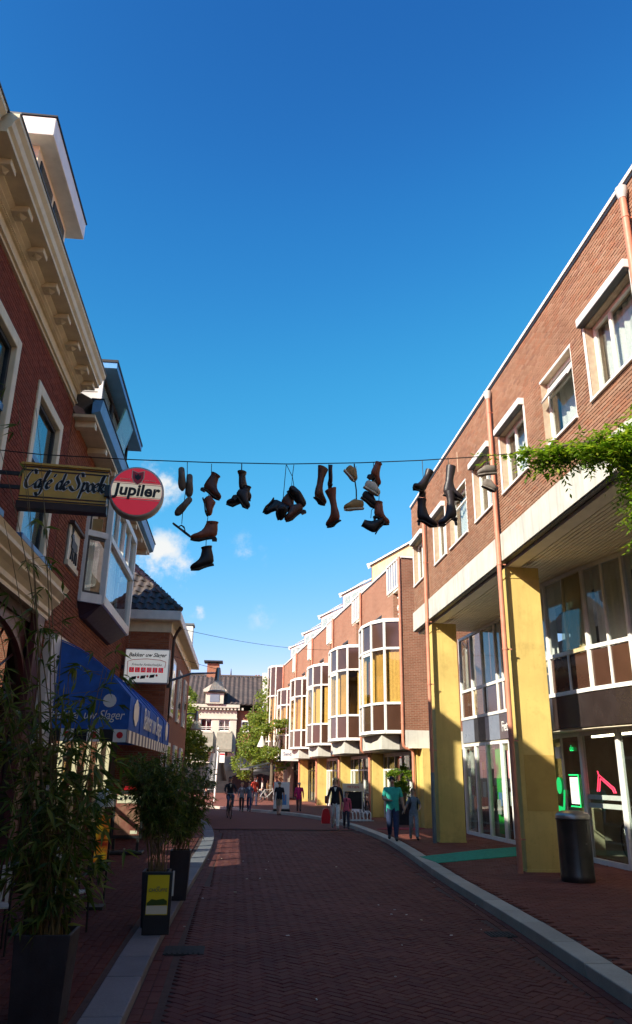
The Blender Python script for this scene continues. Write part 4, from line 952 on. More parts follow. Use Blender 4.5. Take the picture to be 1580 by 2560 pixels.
# ---- blue canopy awning with valance
av = thing('canopy_awning', 'blue canopy awning with white lettering and striped valance over the butcher shop', 'awning', (-2.8, 18.5, 2.6))
AX, AY0, AY1, AZ = -2.0, 14.35, 22.75, 2.62
ar = [(XL+.1, 4.2)]+[(XL+.1+(AX-XL-.1)*t, 4.2+(AZ+.56-4.2)*t+.16*math.sin(math.pi*t)) for t in [k/7 for k in range(1, 8)]]+[(AX+.01, AZ)]
def yy(x): return AY0+.75*(1-(x-XL)/(AX-XL))
A = [Vector((x, AY0+.0, z)) for x, z in ar]; B = [Vector((x, AY1, z)) for x, z in ar]
n = len(A); ncol = 5
cv = MB(); 
for c in range(ncol):
    for i in range(n-1):
        f0, f1 = c/ncol, (c+1)/ncol
        cv.quad(A[i].lerp(B[i], f0), A[i].lerp(B[i], f1), A[i+1].lerp(B[i+1], f1), A[i+1].lerp(B[i+1], f0))
cv.build('canopy_top', 'blue', av, True)
for y, nm in ((AY0, 'near_side'), (AY1, 'far_side')):
    MB().add([(XL+.1, y, AZ)]+[(x, y, z) for x, z in ar], [(0, i, i+1) for i in range(1, n)]).build(nm, 'blue', av)
for c in range(0, ncol+1):
    MB().tube([A[i].lerp(B[i], c/ncol)+Vector((.01, 0, .012)) for i in range(n)], .012, 5).build('canopy_rib', 'blue', av)
ns = 30
for i in range(ns):
    y0, y1 = AY0+(AY1-AY0)*i/ns, AY0+(AY1-AY0)*(i+1)/ns
    MB().quad((AX+.012, y0, AZ-.22), (AX+.012, y1, AZ-.22), (AX+.012, y1, AZ), (AX+.012, y0, AZ)).build('valance_stripe', 'signwhite' if i % 2 else 'navy', av)
for i in range(6):
    x0, x1 = XL+.12+(AX-XL-.12)*i/6, XL+.12+(AX-XL-.12)*(i+1)/6
    MB().quad((x0, AY0-.006, AZ-.22), (x1, AY0-.006, AZ-.22), (x1, AY0-.006, AZ), (x0, AY0-.006, AZ)).build('valance_panel', 'signwhite' if i % 2 else 'ink', av)
    if i % 2: MB().lathe([(.001, -.004), (.06, -.003), (.06, .0)], ((x0+x1)/2, AY0-.008, AZ-.1), 8, 'y', cap=False).build('valance_heart', 'signred', av)
text('Bakker uw Slager', .23, 'signwhite', face_mtx((-2.72, AY0-.01, AZ+.24), (1, 0, 0), (0, 0, 1)), av, shear=.25, sx=.8)
MB().lathe([(.001, 0), (.12, .0), (.12, .004)], (-2.35, AY0-.008, AZ+.5), 14, 'y', cap=False).build('white_emblem', 'signwhite', av)
text('Bakker uw Slager', .62, 'signwhite', face_mtx((AX+.022, 18.6, AZ+.32), (0, 1, 0), (0, 0, 1)), av, sx=.9)
for y in (15.3, 22.0):
    MB().prism([(AX+.02, y+.36*math.cos(t), AZ+.36+.24*math.sin(t)+.03*math.sin(5*t)) for t in [2*math.pi*k/14 for k in range(14)]], (.006, 0, 0)).build('white_emblem', 'signwhite', av)
# ---- projecting light box sign
sb = thing('butcher_light_box', 'white projecting sign box lettered Bakker uw Slager above the blue awning', 'sign', (-2.7, 22.6, 4.3))
SX0, SX1, SY, SZ0, SZ1 = -3.4, -2.1, 22.6, 4.33, 5.32
BX('casing', 'hopper', sb, SX0, SX1, SY, SY+.22, SZ0, SZ1, bevel=.02); BX('face', 'lit_white', sb, SX0+.03, SX1-.03, SY-.006, SY-.001, SZ0+.03, SZ1-.03)
BX('bracket', 'dark', sb, XL, SX0, SY+.08, SY+.14, 4.75, 4.85)
def sgn(t_, size, x, z, m_, **k): text(t_, size, m_, face_mtx((x, SY-.012, z), (1, 0, 0), (0, 0, 1)), sb, extr=.002, **k)
cx = (SX0+SX1)/2
sgn('Bakker uw Slager', .155, cx, 5.14, 'ink', shear=.3, off=.003); sgn('Friesche Ambachtelijke', .1, cx, 4.86, 'ink', shear=.3, sx=.92)
MB().tube([(cx-.53, SY-.012, 4.55), (cx-.55, SY-.012, 4.95), (cx-.4, SY-.012, 5.0), (cx, SY-.012, 5.03), (cx+.4, SY-.012, 5.0), (cx+.55, SY-.012, 4.95), (cx+.53, SY-.012, 4.78)], .009, 5).build('red_border', 'signred', sb)
for i, c_ in enumerate('SLAGER'):
    x = cx-.42+i*.168; BX('red_letter_block', 'lit_red', sb, x-.07, x+.07, SY-.012, SY-.008, 4.64, 4.78); sgn(c_, .13, x, 4.71, 'signwhite', off=.003)
for i in range(3):
    x = cx-.34+i*.26; MB().prism([(x-.08, SY-.012, 4.42+.03*i), (x+.06, SY-.012, 4.44+.03*i), (x+.08, SY-.012, 4.53+.03*i), (x-.06, SY-.012, 4.51+.03*i)], (0, .004, 0)).build('dark_flag_block', 'ink', sb)
    MB().lathe([(.001, 0), (.035, 0), (.035, .004)], (x+.13, SY-.014, 4.5+.03*i), 8, 'y', cap=False).build('red_heart', 'signred', sb)
# ------------------------------------------------------------------ corner house with the hipped pantile roof
ch_ = thing('corner_house', 'brick corner house with white eaves and dark pantile hip roof beyond the butcher', 'building', (-4, 26, .1))
K['brick_c'] = MBRICK('corner_house_brick', (.26, .085, .048), (.33, .12, .07), (.34, .25, .17))
BX('brick_wall', 'brick_c', ch_, -8, -2.25, 23.62, 34, .1, 6.2)
BX('frieze', 'cream', ch_, -8, -2.2, 23.57, 34.05, 6.0, 6.32); BX('eaves_board', 'white', ch_, -8, -1.92, 23.25, 34.2, 6.33, 6.62, bevel=.02); BX('eaves_soffit', 'soffit', ch_, -8, -1.95, 23.28, 34.1, 6.321, 6.329)
brickwork(ch_.children[0], 'y', 23.62, -1, -3.45, -2.25, 2.5, 6.0, [], MPIECE('brick_orange_sunglow', ((.34, .11, .055), (.42, .15, .075), (.3, .095, .05), (.38, .14, .075)), dirt=.25), key=lambda c: -c[2], bl=.23, hh=.075, gap=.012, proud=.012)  # bricks made brighter orange, reflected sunlight put into their colour
# hip roof with single pantiles on the side that faces the street mouth
ap = Vector((-5.2, 26.6, 9.9)); e0 = Vector((-8.2, 23.3, 6.62)); e1 = Vector((-1.95, 23.3, 6.62)); e2 = Vector((-1.95, 34.2, 6.62)); ap2 = Vector((-5.2, 31.5, 9.9))
rf = MB().add([e0, e1, ap, e2, ap2, (-8.2, 34.2, 6.62)], [(0, 1, 2), (1, 3, 4, 2), (0, 2, 4, 5), (3, 5, 4)]).build('roof', 'tile', ch_)
tw, tl = .27, .33
up = (ap-Vector((ap.x, 23.3, 6.62))); sl = up.length; up.normalize(); nr = Vector((1, 0, 0)).cross(up).normalized()
tm = MB(); prof_ = []
for k in range(7):
    u = -tw/2+tw*k/6; prof_.append((u, .035*math.sin((k/6)*2*math.pi+.6)))
lo = [Vector((u, 0, 0))+Vector((0, 0, h+.045)) for u, h in prof_]; hi = [Vector((u, tl*1.08, 0))+Vector((0, 0, h+.012)) for u, h in prof_]; lo2 = [Vector((u, 0, 0))+Vector((0, 0, h+.015)) for u, h in prof_]
tm.add(lo+hi+lo2, [(i, i+1, 8+i, 7+i) for i in range(6)]+[(14+i, 15+i, i+1, i) for i in range(6)])
to = tm.build('pantile', 'tile', None, True); tme = to.data; bpy.data.objects.remove(to)
ru = Matrix(((1, up.x, nr.x), (0, up.y, nr.y), (0, up.z, nr.z)))
rows = int(sl/tl); cnt = 0
if nr.z < 0: nr = -nr; ru = Matrix(((1, up.x, nr.x), (0, up.y, nr.y), (0, up.z, nr.z)))
for r_ in range(rows):
    s_ = r_*tl; f_ = s_/sl; xa = e0.x+(ap.x-e0.x)*f_; xb = e1.x+(ap.x-e1.x)*f_; k = 0
    x = xb-tw*.6
    while x > max(xa, -4.4):
        o = link('pantile', tme, rf); o.matrix_basis = Matrix.Translation(Vector((x, 23.3, 6.62))+up*s_+nr*random.uniform(.0, .006)) @ ru.to_4x4(); x -= tw; cnt += 1
def ridge(p, q, nm='ridge_tile'):
    L_ = (q-p).length; k = int(L_/.36)
    for i in range(k): MB().tube([p.lerp(q, i/k)+Vector((0, 0, .05)), p.lerp(q, (i+1.1)/k)+Vector((0, 0, .03))], [.1, .085], 8).build(nm, 'tile', rf, True)
ridge(e1, ap); ridge(ap, ap2)
# windows, pipe and gable of the street side
for y in (25.5, 28.5, 31.5):
    for z0, z1 in ((1.0, 2.8), (3.6, 5.4)):
        f = MB().box(-2.26, -2.18, y-.6, y+.6, z0, z1).build('window', 'white', ch_, bevel=.01); BX('pane', 'glass', f, -2.178, -2.172, y-.48, y+.48, z0+.12, z1-.12)
MB().tube([(-1.98, 24.3, 6.3), (-2.1, 24.3, 6.1), (-2.17, 24.3, 5.9), (-2.17, 24.3, .1)], .05, 8).build('downpipe', 'wood', ch_, True)
MB().tube([(-2.2, 23.55, 2.4), (-2.2, 23.55, .1)], .04, 6).build('white_corner_pipe', 'white', ch_)
# next house down the left side
nh = thing('gabled_house', 'far brick house with a white parapet end beyond the corner house', 'building', (-5, 38, .1))
BX('brick_wall', 'brick_c', nh, -9, -2.6, 34.3, 39.5, .1, 6.9); BX('eaves_board', 'white', nh, -9, -2.15, 34.2, 39.6, 6.9, 7.15); MB().prism([(-2.2, 34.25, 7.15), (-5.5, 34.25, 10), (-9, 34.25, 7.15)], (0, 5.2, 0)).build('roof', 'tile', nh)
BX('parapet_end', 'white', nh, -2.75, -2.25, 34.2, 34.9, 7.16, 8.2); BX('parapet_cap', 'lead', nh, -2.8, -2.2, 34.15, 34.95, 8.2, 8.28)
# ------------------------------------------------------------------ white house closing the view
wh = thing('white_house', 'white plastered house with dark tiled roof, dormer and striped window awnings, closing the street', 'building', (-5, 79, 0))
K['plaster'] = M('white_plaster', (.52, .49, .4), .85, var=.1, scale=1, bmp=.2, streak=.25)
WY = 78.0
def wp(px, py, y=WY): return at(px, py, Y=y)
zb, ze, zr = 0, wp(480, 1768).z, wp(460, 1690, 83).z
x0, x1 = -14, wp(592, 1790).x
W2 = [(wp(502, 1795), wp(529, 1828)), (wp(548, 1797), wp(574, 1828)), (wp(495, 1870), wp(522, 1905)), (wp(548, 1870), wp(570, 1905))]
holes2 = [(a.x, b.x, b.z, a.z) for a, b in W2]
wall_with_holes(WY, WY+.3, x0, x1, 0, ze, holes2, 'y').build('plaster_wall', 'plaster', wh)
BX('side_wall', 'plaster', wh, x1-.3, x1, WY+.3, 88, 0, ze)
BX('cornice', 'plaster', wh, x0, x1+.25, WY-.45, WY-.002, ze, ze+.3); mb = MB()
for i in range(40): mb.box(x0+.2+i*.36, x0+.38+i*.36, WY-.36, WY-.003, ze-.22, ze-.002)
tag(mb.build('dentil_course', 'plaster', wh), kind='stuff')
BX('string_course', 'plaster', wh, x0, x1+.05, WY-.12, WY-.003, ze-1.1, ze-.95)
for i, (a, b) in enumerate(W2):
    f = MB().box(a.x, a.x+.09, WY+.08, WY+.16, b.z, a.z).box(b.x-.09, b.x, WY+.08, WY+.16, b.z, a.z).box(a.x, b.x, WY+.08, WY+.16, a.z-.09, a.z).box(a.x, b.x, WY+.08, WY+.16, b.z, b.z+.09).box((a.x+b.x)/2-.03, (a.x+b.x)/2+.03, WY+.09, WY+.15, b.z, a.z).build('window', 'white', wh)
    BX('pane', 'glass', f, a.x, b.x, WY+.12, WY+.125, b.z, a.z); BX('sill', 'plaster', f, a.x-.12, b.x+.12, WY-.15, WY-.002, b.z-.16, b.z)
    BX('blind', M('wine_red_blind', (.16, .01, .02), .8) if i == 0 else 'interior', f, a.x, b.x, WY+.3, WY+.34, b.z, a.z)
    for q in (.25, .4): BX('guard_rail', 'white', f, a.x, b.x, WY+.0, WY+.03, b.z+q, b.z+q+.05)
    if i > 1:
        k = (b.x-a.x); s = MB().prism([(a.x-.3, WY-.002, a.z+1.6), (a.x-.3, WY-1.1, a.z-.1), (a.x-.3, WY-1.1, a.z-.35), (a.x-.3, WY-.002, a.z-.1)], (k+.6, 0, 0)).build('striped_awning', K.setdefault('awn_grey', M('faded_grey_awning', (.24, .22, .17), .9)), f)
roofm = MB(); n = 34; rx0, rx1 = x0, x1+2.6
ridge_y = 83.0
for i in range(n):
    xa, xb = rx0+(rx1-rx0)*i/n, rx0+(rx1-rx0)*(i+1)/n; xm = (xa+xb)/2
    roofm.add([(xa, WY-.4, ze+.32), (xm, WY-.4, ze+.44), (xb, WY-.4, ze+.32), (xa, ridge_y, zr), (xm, ridge_y, zr+.12), (xb, ridge_y, zr)], [(0, 1, 4, 3), (1, 2, 5, 4)])
K['tile_far'] = MBRICK('weathered_roof_tiles', (.06, .05, .05), (.095, .075, .068), (.03, .025, .025), .35, .3)
roofm.build('roof', 'tile_far', wh)
MB().prism([(rx0, WY-.4, ze+.3), (rx0, ridge_y, zr-.02), (rx0, 88, ze+.3)], (rx1-rx0-.05, 0, 0)).build('roof_body', 'tile_far', wh)
BX('ridge_cap', 'tile', wh, rx0, rx1, ridge_y-.15, ridge_y+.15, zr+.05, zr+.22)
# chimneys
c = wp(536, 1665, 83.2); ch1 = BX('chimney', 'brick_c', wh, c.x-.75, c.x+.55, 82.8, 83.8, zr-.8, c.z+.2); BX('chimney_cap', 'dark', ch1, c.x-1.1, c.x+.9, 82.4, 84.2, c.z+.35, c.z+.5); 
for sx in (-.5, .3): BX('cap_leg', 'dark', ch1, c.x+sx-.1, c.x+sx+.1, 83.1, 83.4, c.z+.2, c.z+.35)
c = wp(643, 1705, 83.2); ch2 = BX('chimney', 'brick_c', wh, c.x-.35, c.x+.35, 82.9, 83.6, zr-1.2, c.z+.1); 
for sx in (-.15, .15): MB().tube([(c.x+sx, 83.2, c.z+.1), (c.x+sx, 83.2, c.z+.75)], .09, 7).build('chimney_pot', 'brick_c', ch2)
a, b = wp(645, 1712, 83), wp(655, 1745, 79.5)
MB().prism([(rx1-.05, WY-.4, ze+.3), (rx1-.05, ridge_y, zr+.1), (rx1-.05, ridge_y, zr+.55), (rx1-.05, WY-.4, ze+.75)], (.5, 0, 0)).build('gable_parapet', 'plaster', wh)
c = wp(577, 1692, 83); MB().tube([(c.x, 83, zr), (c.x, 83, zr+.9)], [.12, .03], 6).build('ridge_spike', 'dark', wh)
# dormer
a, b = wp(515, 1730, 77.4), wp(558, 1768, 77.4)
dmr = BX('dormer', 'plaster', wh, a.x, b.x, 77.3, 80, ze+.35, a.z); BX('dormer_window', 'bluegrey', dmr, a.x+.42, b.x-.42, 77.25, 77.3, ze+.5, a.z-.15); BX('dormer_cornice', 'plaster', dmr, a.x-.25, b.x+.25, 77.0, 80.2, a.z, a.z+.22)
MB().prism([(a.x-.25, 77.0, a.z+.22), (b.x+.25, 77.0, a.z+.22), ((a.x+b.x)/2, 77.0, a.z+1.0)], (0, 3, 0)).build('dormer_pediment', 'plaster', dmr)
c = wp(470, 1752, 78.5); BX('roof_vent', 'plaster', wh, c.x-.4, c.x+.3, 78.2, 78.9, ze+.5, ze+1.1)
# brick wing at its right
bw_ = thing('brick_side_house', 'low red brick house with a white window behind the tree, right of the white house', 'building', (2, 80, 0))
c = wp(594, 1783); BX('brick_wall', 'brick_c', bw_, x1+.02, x1+7, WY+.5, 88, 0, ze-.2); 
a, b = wp(603, 1800), wp(622, 1830); f = BX('window', 'white', bw_, a.x, b.x, WY+.42, WY+.5, b.z, a.z); BX('pane', 'dark', f, a.x+.15, b.x-.15, WY+.4, WY+.42, b.z+.15, a.z-.15)
# ground floor cafe front with dark canopy and rounded canopies
fc = thing('far_cafe_front', 'shaded terrace front with dark rounded canopies under the white house', 'cafe front', (-2, 76, 0))
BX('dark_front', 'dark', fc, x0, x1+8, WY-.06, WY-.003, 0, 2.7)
for px in (560, 610, 650):
    c = wp(px, 1950, 75); MB().lathe([(1.7, 2.1), (1.65, 2.5), (1.2, 3.1), (.5, 3.4), (.01, 3.45)], (c.x, 75.5, 0), 12, cap=False).build('round_canopy', 'dark', fc, True)
# ------------------------------------------------------------------ trees
def tree(label, base, h, crown, n, size, seed, group='trees at the end of the street', mat='tree', lean=(0, 0)):
    random.seed(seed); t = thing('street_tree', label, 'tree', base, group=group); bx, by, bz = base
    tr = MB(); tr.tube([(bx, by, bz), (bx+.05, by, bz+h*.3), (bx+lean[0]*.5, by, bz+h*.55), (bx+lean[0], by+lean[1], bz+h*.85)], [.16, .13, .09, .03], 8)
    cl = []
    for cx_, cy_, cz_, rx_, rz_ in crown:
        tr.tube([(bx+lean[0]*.3, by, bz+h*.4), (bx+cx_*.6, by+cy_*.6, bz+cz_-rz_*.4), (bx+cx_, by+cy_, bz+cz_)], [.07, .045, .015], 6)
        cl.append((cx_, cy_, cz_, rx_, rz_))
    tr.build('trunk', 'bark', t, True)
    lf = MB()
    tot = sum(c[3]**2*c[4] for c in cl)
    for cx_, cy_, cz_, rx_, rz_ in cl:
        m_ = int(n*rx_**2*rz_/tot); k = 0; sub = [(random.gauss(0, .55), random.gauss(0, .55), random.gauss(0, .55)) for _ in range(max(6, m_//70))]
        for k in range(m_):
            s_ = random.choice(sub); p = Vector((s_[0]+random.gauss(0, .2), s_[1]+random.gauss(0, .2), s_[2]+random.gauss(0, .16)))
            if p.length > 1.25: p *= 1.1/p.length
            c = Vector((bx+cx_+p.x*rx_, by+cy_+p.y*rx_, bz+cz_+p.z*rz_)); e = Vector((random.gauss(0, 1), random.gauss(0, 1), random.gauss(0, .5))).normalized(); g = e.orthogonal().normalized(); g = (Matrix.Rotation(random.uniform(0, 6.3), 3, e) @ g)
            s2 = size*random.uniform(.6, 1.3); lf.add([c-e*s2, c+g*s2*.42, c+e*s2, c-g*s2*.42], [(0, 1, 2, 3)])
    tag(lf.build('crown', mat, t), kind='stuff')
    return t
b = at(625, 1990, Y=66); 
tree('tall feathery yellow green tree right of the white house', (b.x, 66, 0), 9.5, [(-.2, 0, 3.0, 1.3, 1.4), (.4, 0, 4.4, 1.5, 1.5), (1.2, 0, 6.2, 1.5, 1.5), (1.6, 0, 8.0, 1.3, 1.6), (.6, 0, 5.5, 1.2, 1.2), (1.9, 0, 4.0, 1.4, 1.8), (2.3, 0, 6.2, 1.2, 1.5), (2.6, .5, 9.0, 1.0, 1.2)], 15000, .13, 3)
b = at(655, 1990, Y=57)
tree('small tree with a yellowing branch against the last glazed bay', (b.x+.6, 57, 0), 6, [(-.2, 0, 4.9, .8, .4), (.7, 0, 5.3, .9, .35), (0, 0, 3.3, .8, .6), (1.2, 0, 5.5, .5, .25)], 3000, .11, 5)
b = at(455, 2000, Y=44)
tree('bushy tree with light top shoots behind the corner house', (b.x-.1, 44, 0), 6.5, [(0, 0, 3.6, .9, 1.0), (.5, 0, 2.9, .8, .7), (-.6, 0, 4.2, .9, 1.2), (.1, 0, 5.2, .7, .9), (-.4, 0, 6.0, .6, .6), (.9, 0, 3.4, .6, .5)], 11000, .09, 8, mat='tree')
K['tree_dark'] = MLEAF('creeper_leaf', (.03, .08, .012), (.05, .12, .02), (.1, .18, .03), .3)
c = WA+WD*(UL*4.15)
tree('green climber on the shop wall beside the projecting sign', (c.x-.5, c.y, 2.6), 1.2, [(-.1, 0, .5, .45, .7), (.15, 0, 1.0, .35, .5), (-.1, 0, -.05, .3, .4)], 900, .09, 12, group='climbers on the terrace', mat='tree_dark')
random.seed(21)
# ------------------------------------------------------------------ overhead cables and street lamps
def cable(label, p, q, sag, r_=.008):
    p, q = Vector(p), Vector(q); o = MB().tube([p.lerp(q, i/24)-Vector((0, 0, sag*4*(i/24)*(1-i/24))) for i in range(25)], r_, 5).build('overhead_cable', 'black')
    return tag(o, label, 'cable', 'cables across the street')
cable('thin cable from the corner house eaves across to the terrace bays', (-2.0, 24.6, 6.3), WA+WD*9+Vector((0, 0, 8.0)), .25)
cable('short black stay running from the corner house to the lamp', (-2.1, 24.2, 5.35), (-.72, 24.1, 4.98), .02, .007)
lampcover = bpy.data.materials.new('clear_lamp_cover'); lampcover.use_nodes = True; _t = lampcover.node_tree; _m = _t.nodes.new('ShaderNodeMixShader'); _tr = _t.nodes.new('ShaderNodeBsdfTransparent'); _m.inputs[0].default_value = .55; _t.links.new(_t.nodes['Principled BSDF'].outputs[0], _m.inputs[1]); _t.links.new(_tr.outputs[0], _m.inputs[2]); _t.links.new(_m.outputs[0], _t.nodes['Material Output'].inputs[0]); _t.nodes['Principled BSDF'].inputs['Base Color'].default_value = (.75, .73, .62, 1); _t.nodes['Principled BSDF'].inputs['Roughness'].default_value = .15
def lamp(label, wall, head, zt, zb_, r_, n=18):
    t = thing('street_lamp', label, 'street lamp', wall, group='cone street lamps on brackets'); hx, hy = head[0], head[1]
    MB().tube([wall, Vector(wall).lerp(Vector((hx, hy, zt-.1)), .45)+Vector((0, 0, .09)), (hx, hy, zt-.16)], [.04, .032, .025], 8).build('arm', 'greypipe', t, True)
    MB().box(wall[0]-.05, wall[0]+.06, wall[1]-.07, wall[1]+.07, wall[2]-.2, wall[2]+.12).build('wall_plate', 'dark', t)
    zc = zb_+(zt-zb_)*.48
    MB().lathe([(r_*.18, zt), (r_*.24, zt-.02), (r_*.42, zc)], (hx, hy, 0), n).build('cone', 'steel', t, True)
    MB().lathe([(r_*.42, zc), (r_*.72, zc-(zc-zb_)*.35), (r_*.95, zb_+.05), (r_*.98, zb_+.02)], (hx, hy, 0), n, cap=False).build('cover', lampcover, t, True)
    MB().lathe([(r_*.9, zb_+.06), (r_*1.08, zb_+.03), (r_*1.08, zb_+.005), (r_*.9, zb_)], (hx, hy, 0), n).build('rim', 'steel', t, True)
    return t
lamp('nearest cone street lamp on a grey arm from the corner house', (-2.2, 23.9, 4.55), (-.7, 23.9), 5.0, 4.24, .27)
q = at(491, 1808, Y=36); lamp('dark cone street lamp against the white house facade', (-2.55, 36, q.z+.25), (q.x, 36), q.z+.55, q.z-.3, .27)
# lamp on a post at the far right
q = at(655, 1860, Y=58); lp = thing('street_lamp', 'pale cone street lamp hanging in front of the feathery tree', 'street lamp', (q.x, 58, 0), group='cone street lamps on brackets')
MB().lathe([(.05, q.z+.85), (.12, q.z+.4), (.3, q.z), (.36, q.z-.2), (.3, q.z-.25)], (q.x, 58, 0), 14).build('cone', 'lampglass', lp, True)
MB().tube([(q.x, 58, q.z+.8), (q.x+1.2, 58, q.z+.7), (q.x+3, 58, q.z+.6)], .035, 6).build('arm', 'greypipe', lp)
# ------------------------------------------------------------------ cafe sign (script lettering drawn with a broad nib) and round beer sign
def catmull(pts, k=6):
    o = []
    for i in range(len(pts)-1):
        p0, p1, p2, p3 = [Vector(pts[max(0, min(len(pts)-1, j))]) for j in (i-1, i, i+1, i+2)]
        for j in range(k):
            t = j/k; o.append(.5*((2*p1)+(p2-p0)*t+(2*p0-5*p1+4*p2-p3)*t*t+(3*p1-p0-3*p2+p3)*t**3))
    o.append(Vector(pts[-1])); return o
GL = {  # strokes of a brush script, x right, y up, x-height 1
 'C': (1.55, [[(1.35, 1.75), (1.2, 2.15), (.8, 2.2), (.35, 1.7), (.1, .95), (.2, .3), (.6, .0), (1.1, .2), (1.45, .55)]]),
 'a': (1.0, [[(.85, .95), (.5, 1.05), (.15, .65), (.2, .1), (.5, .05), (.8, .6), (.88, .95)], [(.88, .95), (.75, .3), (.85, .05), (1.1, .3)]]),
 'f': (.75, [[(.0, .35), (.45, 1.2), (.75, 2.0), (.6, 2.25), (.4, 1.7), (.3, .6), (.15, -.5), (-.1, -.9), (-.4, -.8), (-.55, -.55)], [(.0, .85), (.75, .95)]]),
 'e': (.85, [[(.1, .5), (.5, .65), (.7, .9), (.5, 1.1), (.2, .8), (.12, .3), (.4, .0), (.8, .3)]]),
 "'": (.35, [[(.1, 1.5), (.35, 1.95)]]),
 'd': (1.05, [[(.8, .9), (.45, 1.05), (.12, .6), (.2, .08), (.5, .08), (.8, .6)], [(1.05, 2.1), (.85, 1.0), (.75, .25), (.9, .03), (1.1, .25)]]),
 'S': (1.55, [[(1.5, 1.8), (1.3, 2.2), (.8, 2.15), (.6, 1.7), (.9, 1.25), (1.15, .8), (1.0, .2), (.5, .0), (.0, .25), (-.25, .55)]]),
 'p': (1.05, [[(.1, .95), (.3, 1.05), (.25, .4), (.1, -.5), (.0, -1.0)], [(.25, .5), (.55, 1.05), (.9, .9), (.85, .3), (.5, .0), (.28, .2)]]),
 'o': (.9, [[(.5, 1.05), (.15, .7), (.15, .2), (.45, .0), (.78, .35), (.75, .85), (.45, 1.05)]]),
 'k': (1.0, [[(.1, .3), (.45, 1.6), (.5, 2.1), (.3, 1.9), (.2, 1.0), (.12, .0)], [(.2, .5), (.55, 1.0), (.75, .95), (.6, .6), (.3, .5), (.6, .2), (.85, .0), (1.05, .25)]]),
 ' ': (.45, [])}
def script(body, org, right, up, h, wid, parent, mat, nib, lift, name):
    right, up = Vector(right).normalized(), Vector(up).normalized(); nrm = right.cross(up)
    tot = sum(GL[c][0] for c in body); sx = wid/tot; x = 0
    na = R(35); nv = (right*math.cos(na)+up*math.sin(na))*nib
    for c in body:
        adv, strokes = GL[c]; mb = MB()
        for st in strokes:
            pts = [Vector(org)+right*((x+p[0]+p[1]*.16)*sx)+up*(p[1]*h)+nrm*lift for p in [tuple(v) for v in catmull([(a, b, 0) for a, b in st])]]
            dirs = [(pts[min(i+1, len(pts)-1)]-pts[max(0, i-1)]).normalized() for i in range(len(pts))]
            l_, r_ = [], []
            for i, (p, d) in enumerate(zip(pts, dirs)):
                side = d.cross(nrm); wv = side*max(nib*.35, abs(side.dot(nv)))*(1 if 0 < i < len(pts)-1 else .5)
                l_.append(p+wv); r_.append(p-wv)
            for i in range(len(pts)-1): mb.quad(l_[i], l_[i+1], r_[i+1], r_[i])
        if strokes: mb.build(name, mat, parent)
        x += adv
cs = thing('cafe_sign', 'ochre hanging sign lettered Cafe de Spoek on the cafe wall', 'sign', (-2.5, 10, 5.4))
# hung slightly askew to the camera, face to the street mouth
SY = 10.0
pTL, pTR, pBR, pBL = at(66, 1163, Y=SY), at(268, 1178, Y=SY), at(262, 1263, Y=SY), at(48, 1251, Y=SY)
sx0, sx1, sz0, sz1 = -3.12, -1.97, 5.36, 5.89
BX('board', 'gold', cs, sx0, sx1, SY, SY+.14, sz0, sz1, bevel=.01)
for z, m_ in ((sz1-.025, 'wood'), (sz1-.075, 'wood'), (sz0+.025, 'wood'), (sz0+.07, 'wood')): BX('rule', m_, cs, sx0-.005, sx1+.005, SY-.008, SY-.001, z-.009, z+.009)
BX('top_lip', 'gold', cs, sx0-.02, sx1+.02, SY-.03, SY+.16, sz1, sz1+.03); BX('bottom_tray', 'wood', cs, sx0-.02, sx1+.02, SY-.02, SY+.16, sz0-.1, sz0-.001)
BX('bracket', 'dark', cs, XL, sx0, SY+.05, SY+.09, 5.55, 5.6); BX('bracket', 'dark', cs, XL, sx0, SY+.05, SY+.09, 5.75, 5.8)
for m_, nb, li, nm in (('signwhite', .038, .004, 'white_outline'), ('ink', .023, .009, 'script_letter')):
    script("Cafe' de Spoek", (sx0+.05, SY, 5.56), (1, 0, 0), (0, 0, 1), .115, 1.06, cs, m_, nb, li, nm)
js = thing('round_beer_sign', 'round red and white Jupiler light sign beside the cafe sign', 'sign', (-1.57, 10, 5.2))
JC = Vector((-1.565, 9.95, 5.585)); JR = .375
MB().lathe([(JR-.02, -.02), (JR, 0), (JR, .17), (JR-.02, .19)], JC, 40, 'y').build('casing', 'hopper', js, True)
MB().lathe([(.001, -.024), (JR-.03, -.024), (JR-.03, -.02)], JC, 40, 'y', cap=False).build('red_face', 'lit_red', js)
def band(z0, z1, y, m_, nm, slope=.03):
    R_ = JR-.032; top = []; bot = []
    for i in range(21):
        t = -1+2*i/20
        def edge(z): 
            return z
        top.append(t); 
    pts = []
    n = 16
    def xs(z): return math.sqrt(max(0, R_*R_-z*z))
    up_ = [(-xs(z1)+2*xs(z1)*i/n, z1) for i in range(n+1)]; lo_ = [(-xs(z0)+2*xs(z0)*i/n, z0) for i in range(n+1)]
    lside = [(-xs(z0+(z1-z0)*i/6), z0+(z1-z0)*i/6) for i in range(7)]; rside = [(xs(z1+(z0-z1)*i/6), z1+(z0-z1)*i/6) for i in range(7)]
    poly = lside+rside
    MB().prism([(JC.x+a, JC.y+y, JC.z+b) for a, b in poly], (0, .003, 0)).build(nm, m_, js)
band(-.1, .12, -.029, 'lit_cream', 'cream_band'); band(.128, .136, -.029, 'signcream', 'thin_rule'); band(-.125, -.117, -.029, 'signcream', 'thin_rule')
band(.1, .107, -.032, 'signred', 'red_rule'); band(-.093, -.086, -.032, 'signred', 'red_rule')
text('Jupiler', .235, 'ink', face_mtx((JC.x, JC.y-.036, JC.z+.005), (1, 0, 0), (0, 0, 1)), js, off=.008, shear=.12, extr=.002)
cr = [(-.075, .3), (0, .27), (.075, .3), (.075, .2), (.05, .14), (0, .1), (-.05, .14), (-.075, .2)]
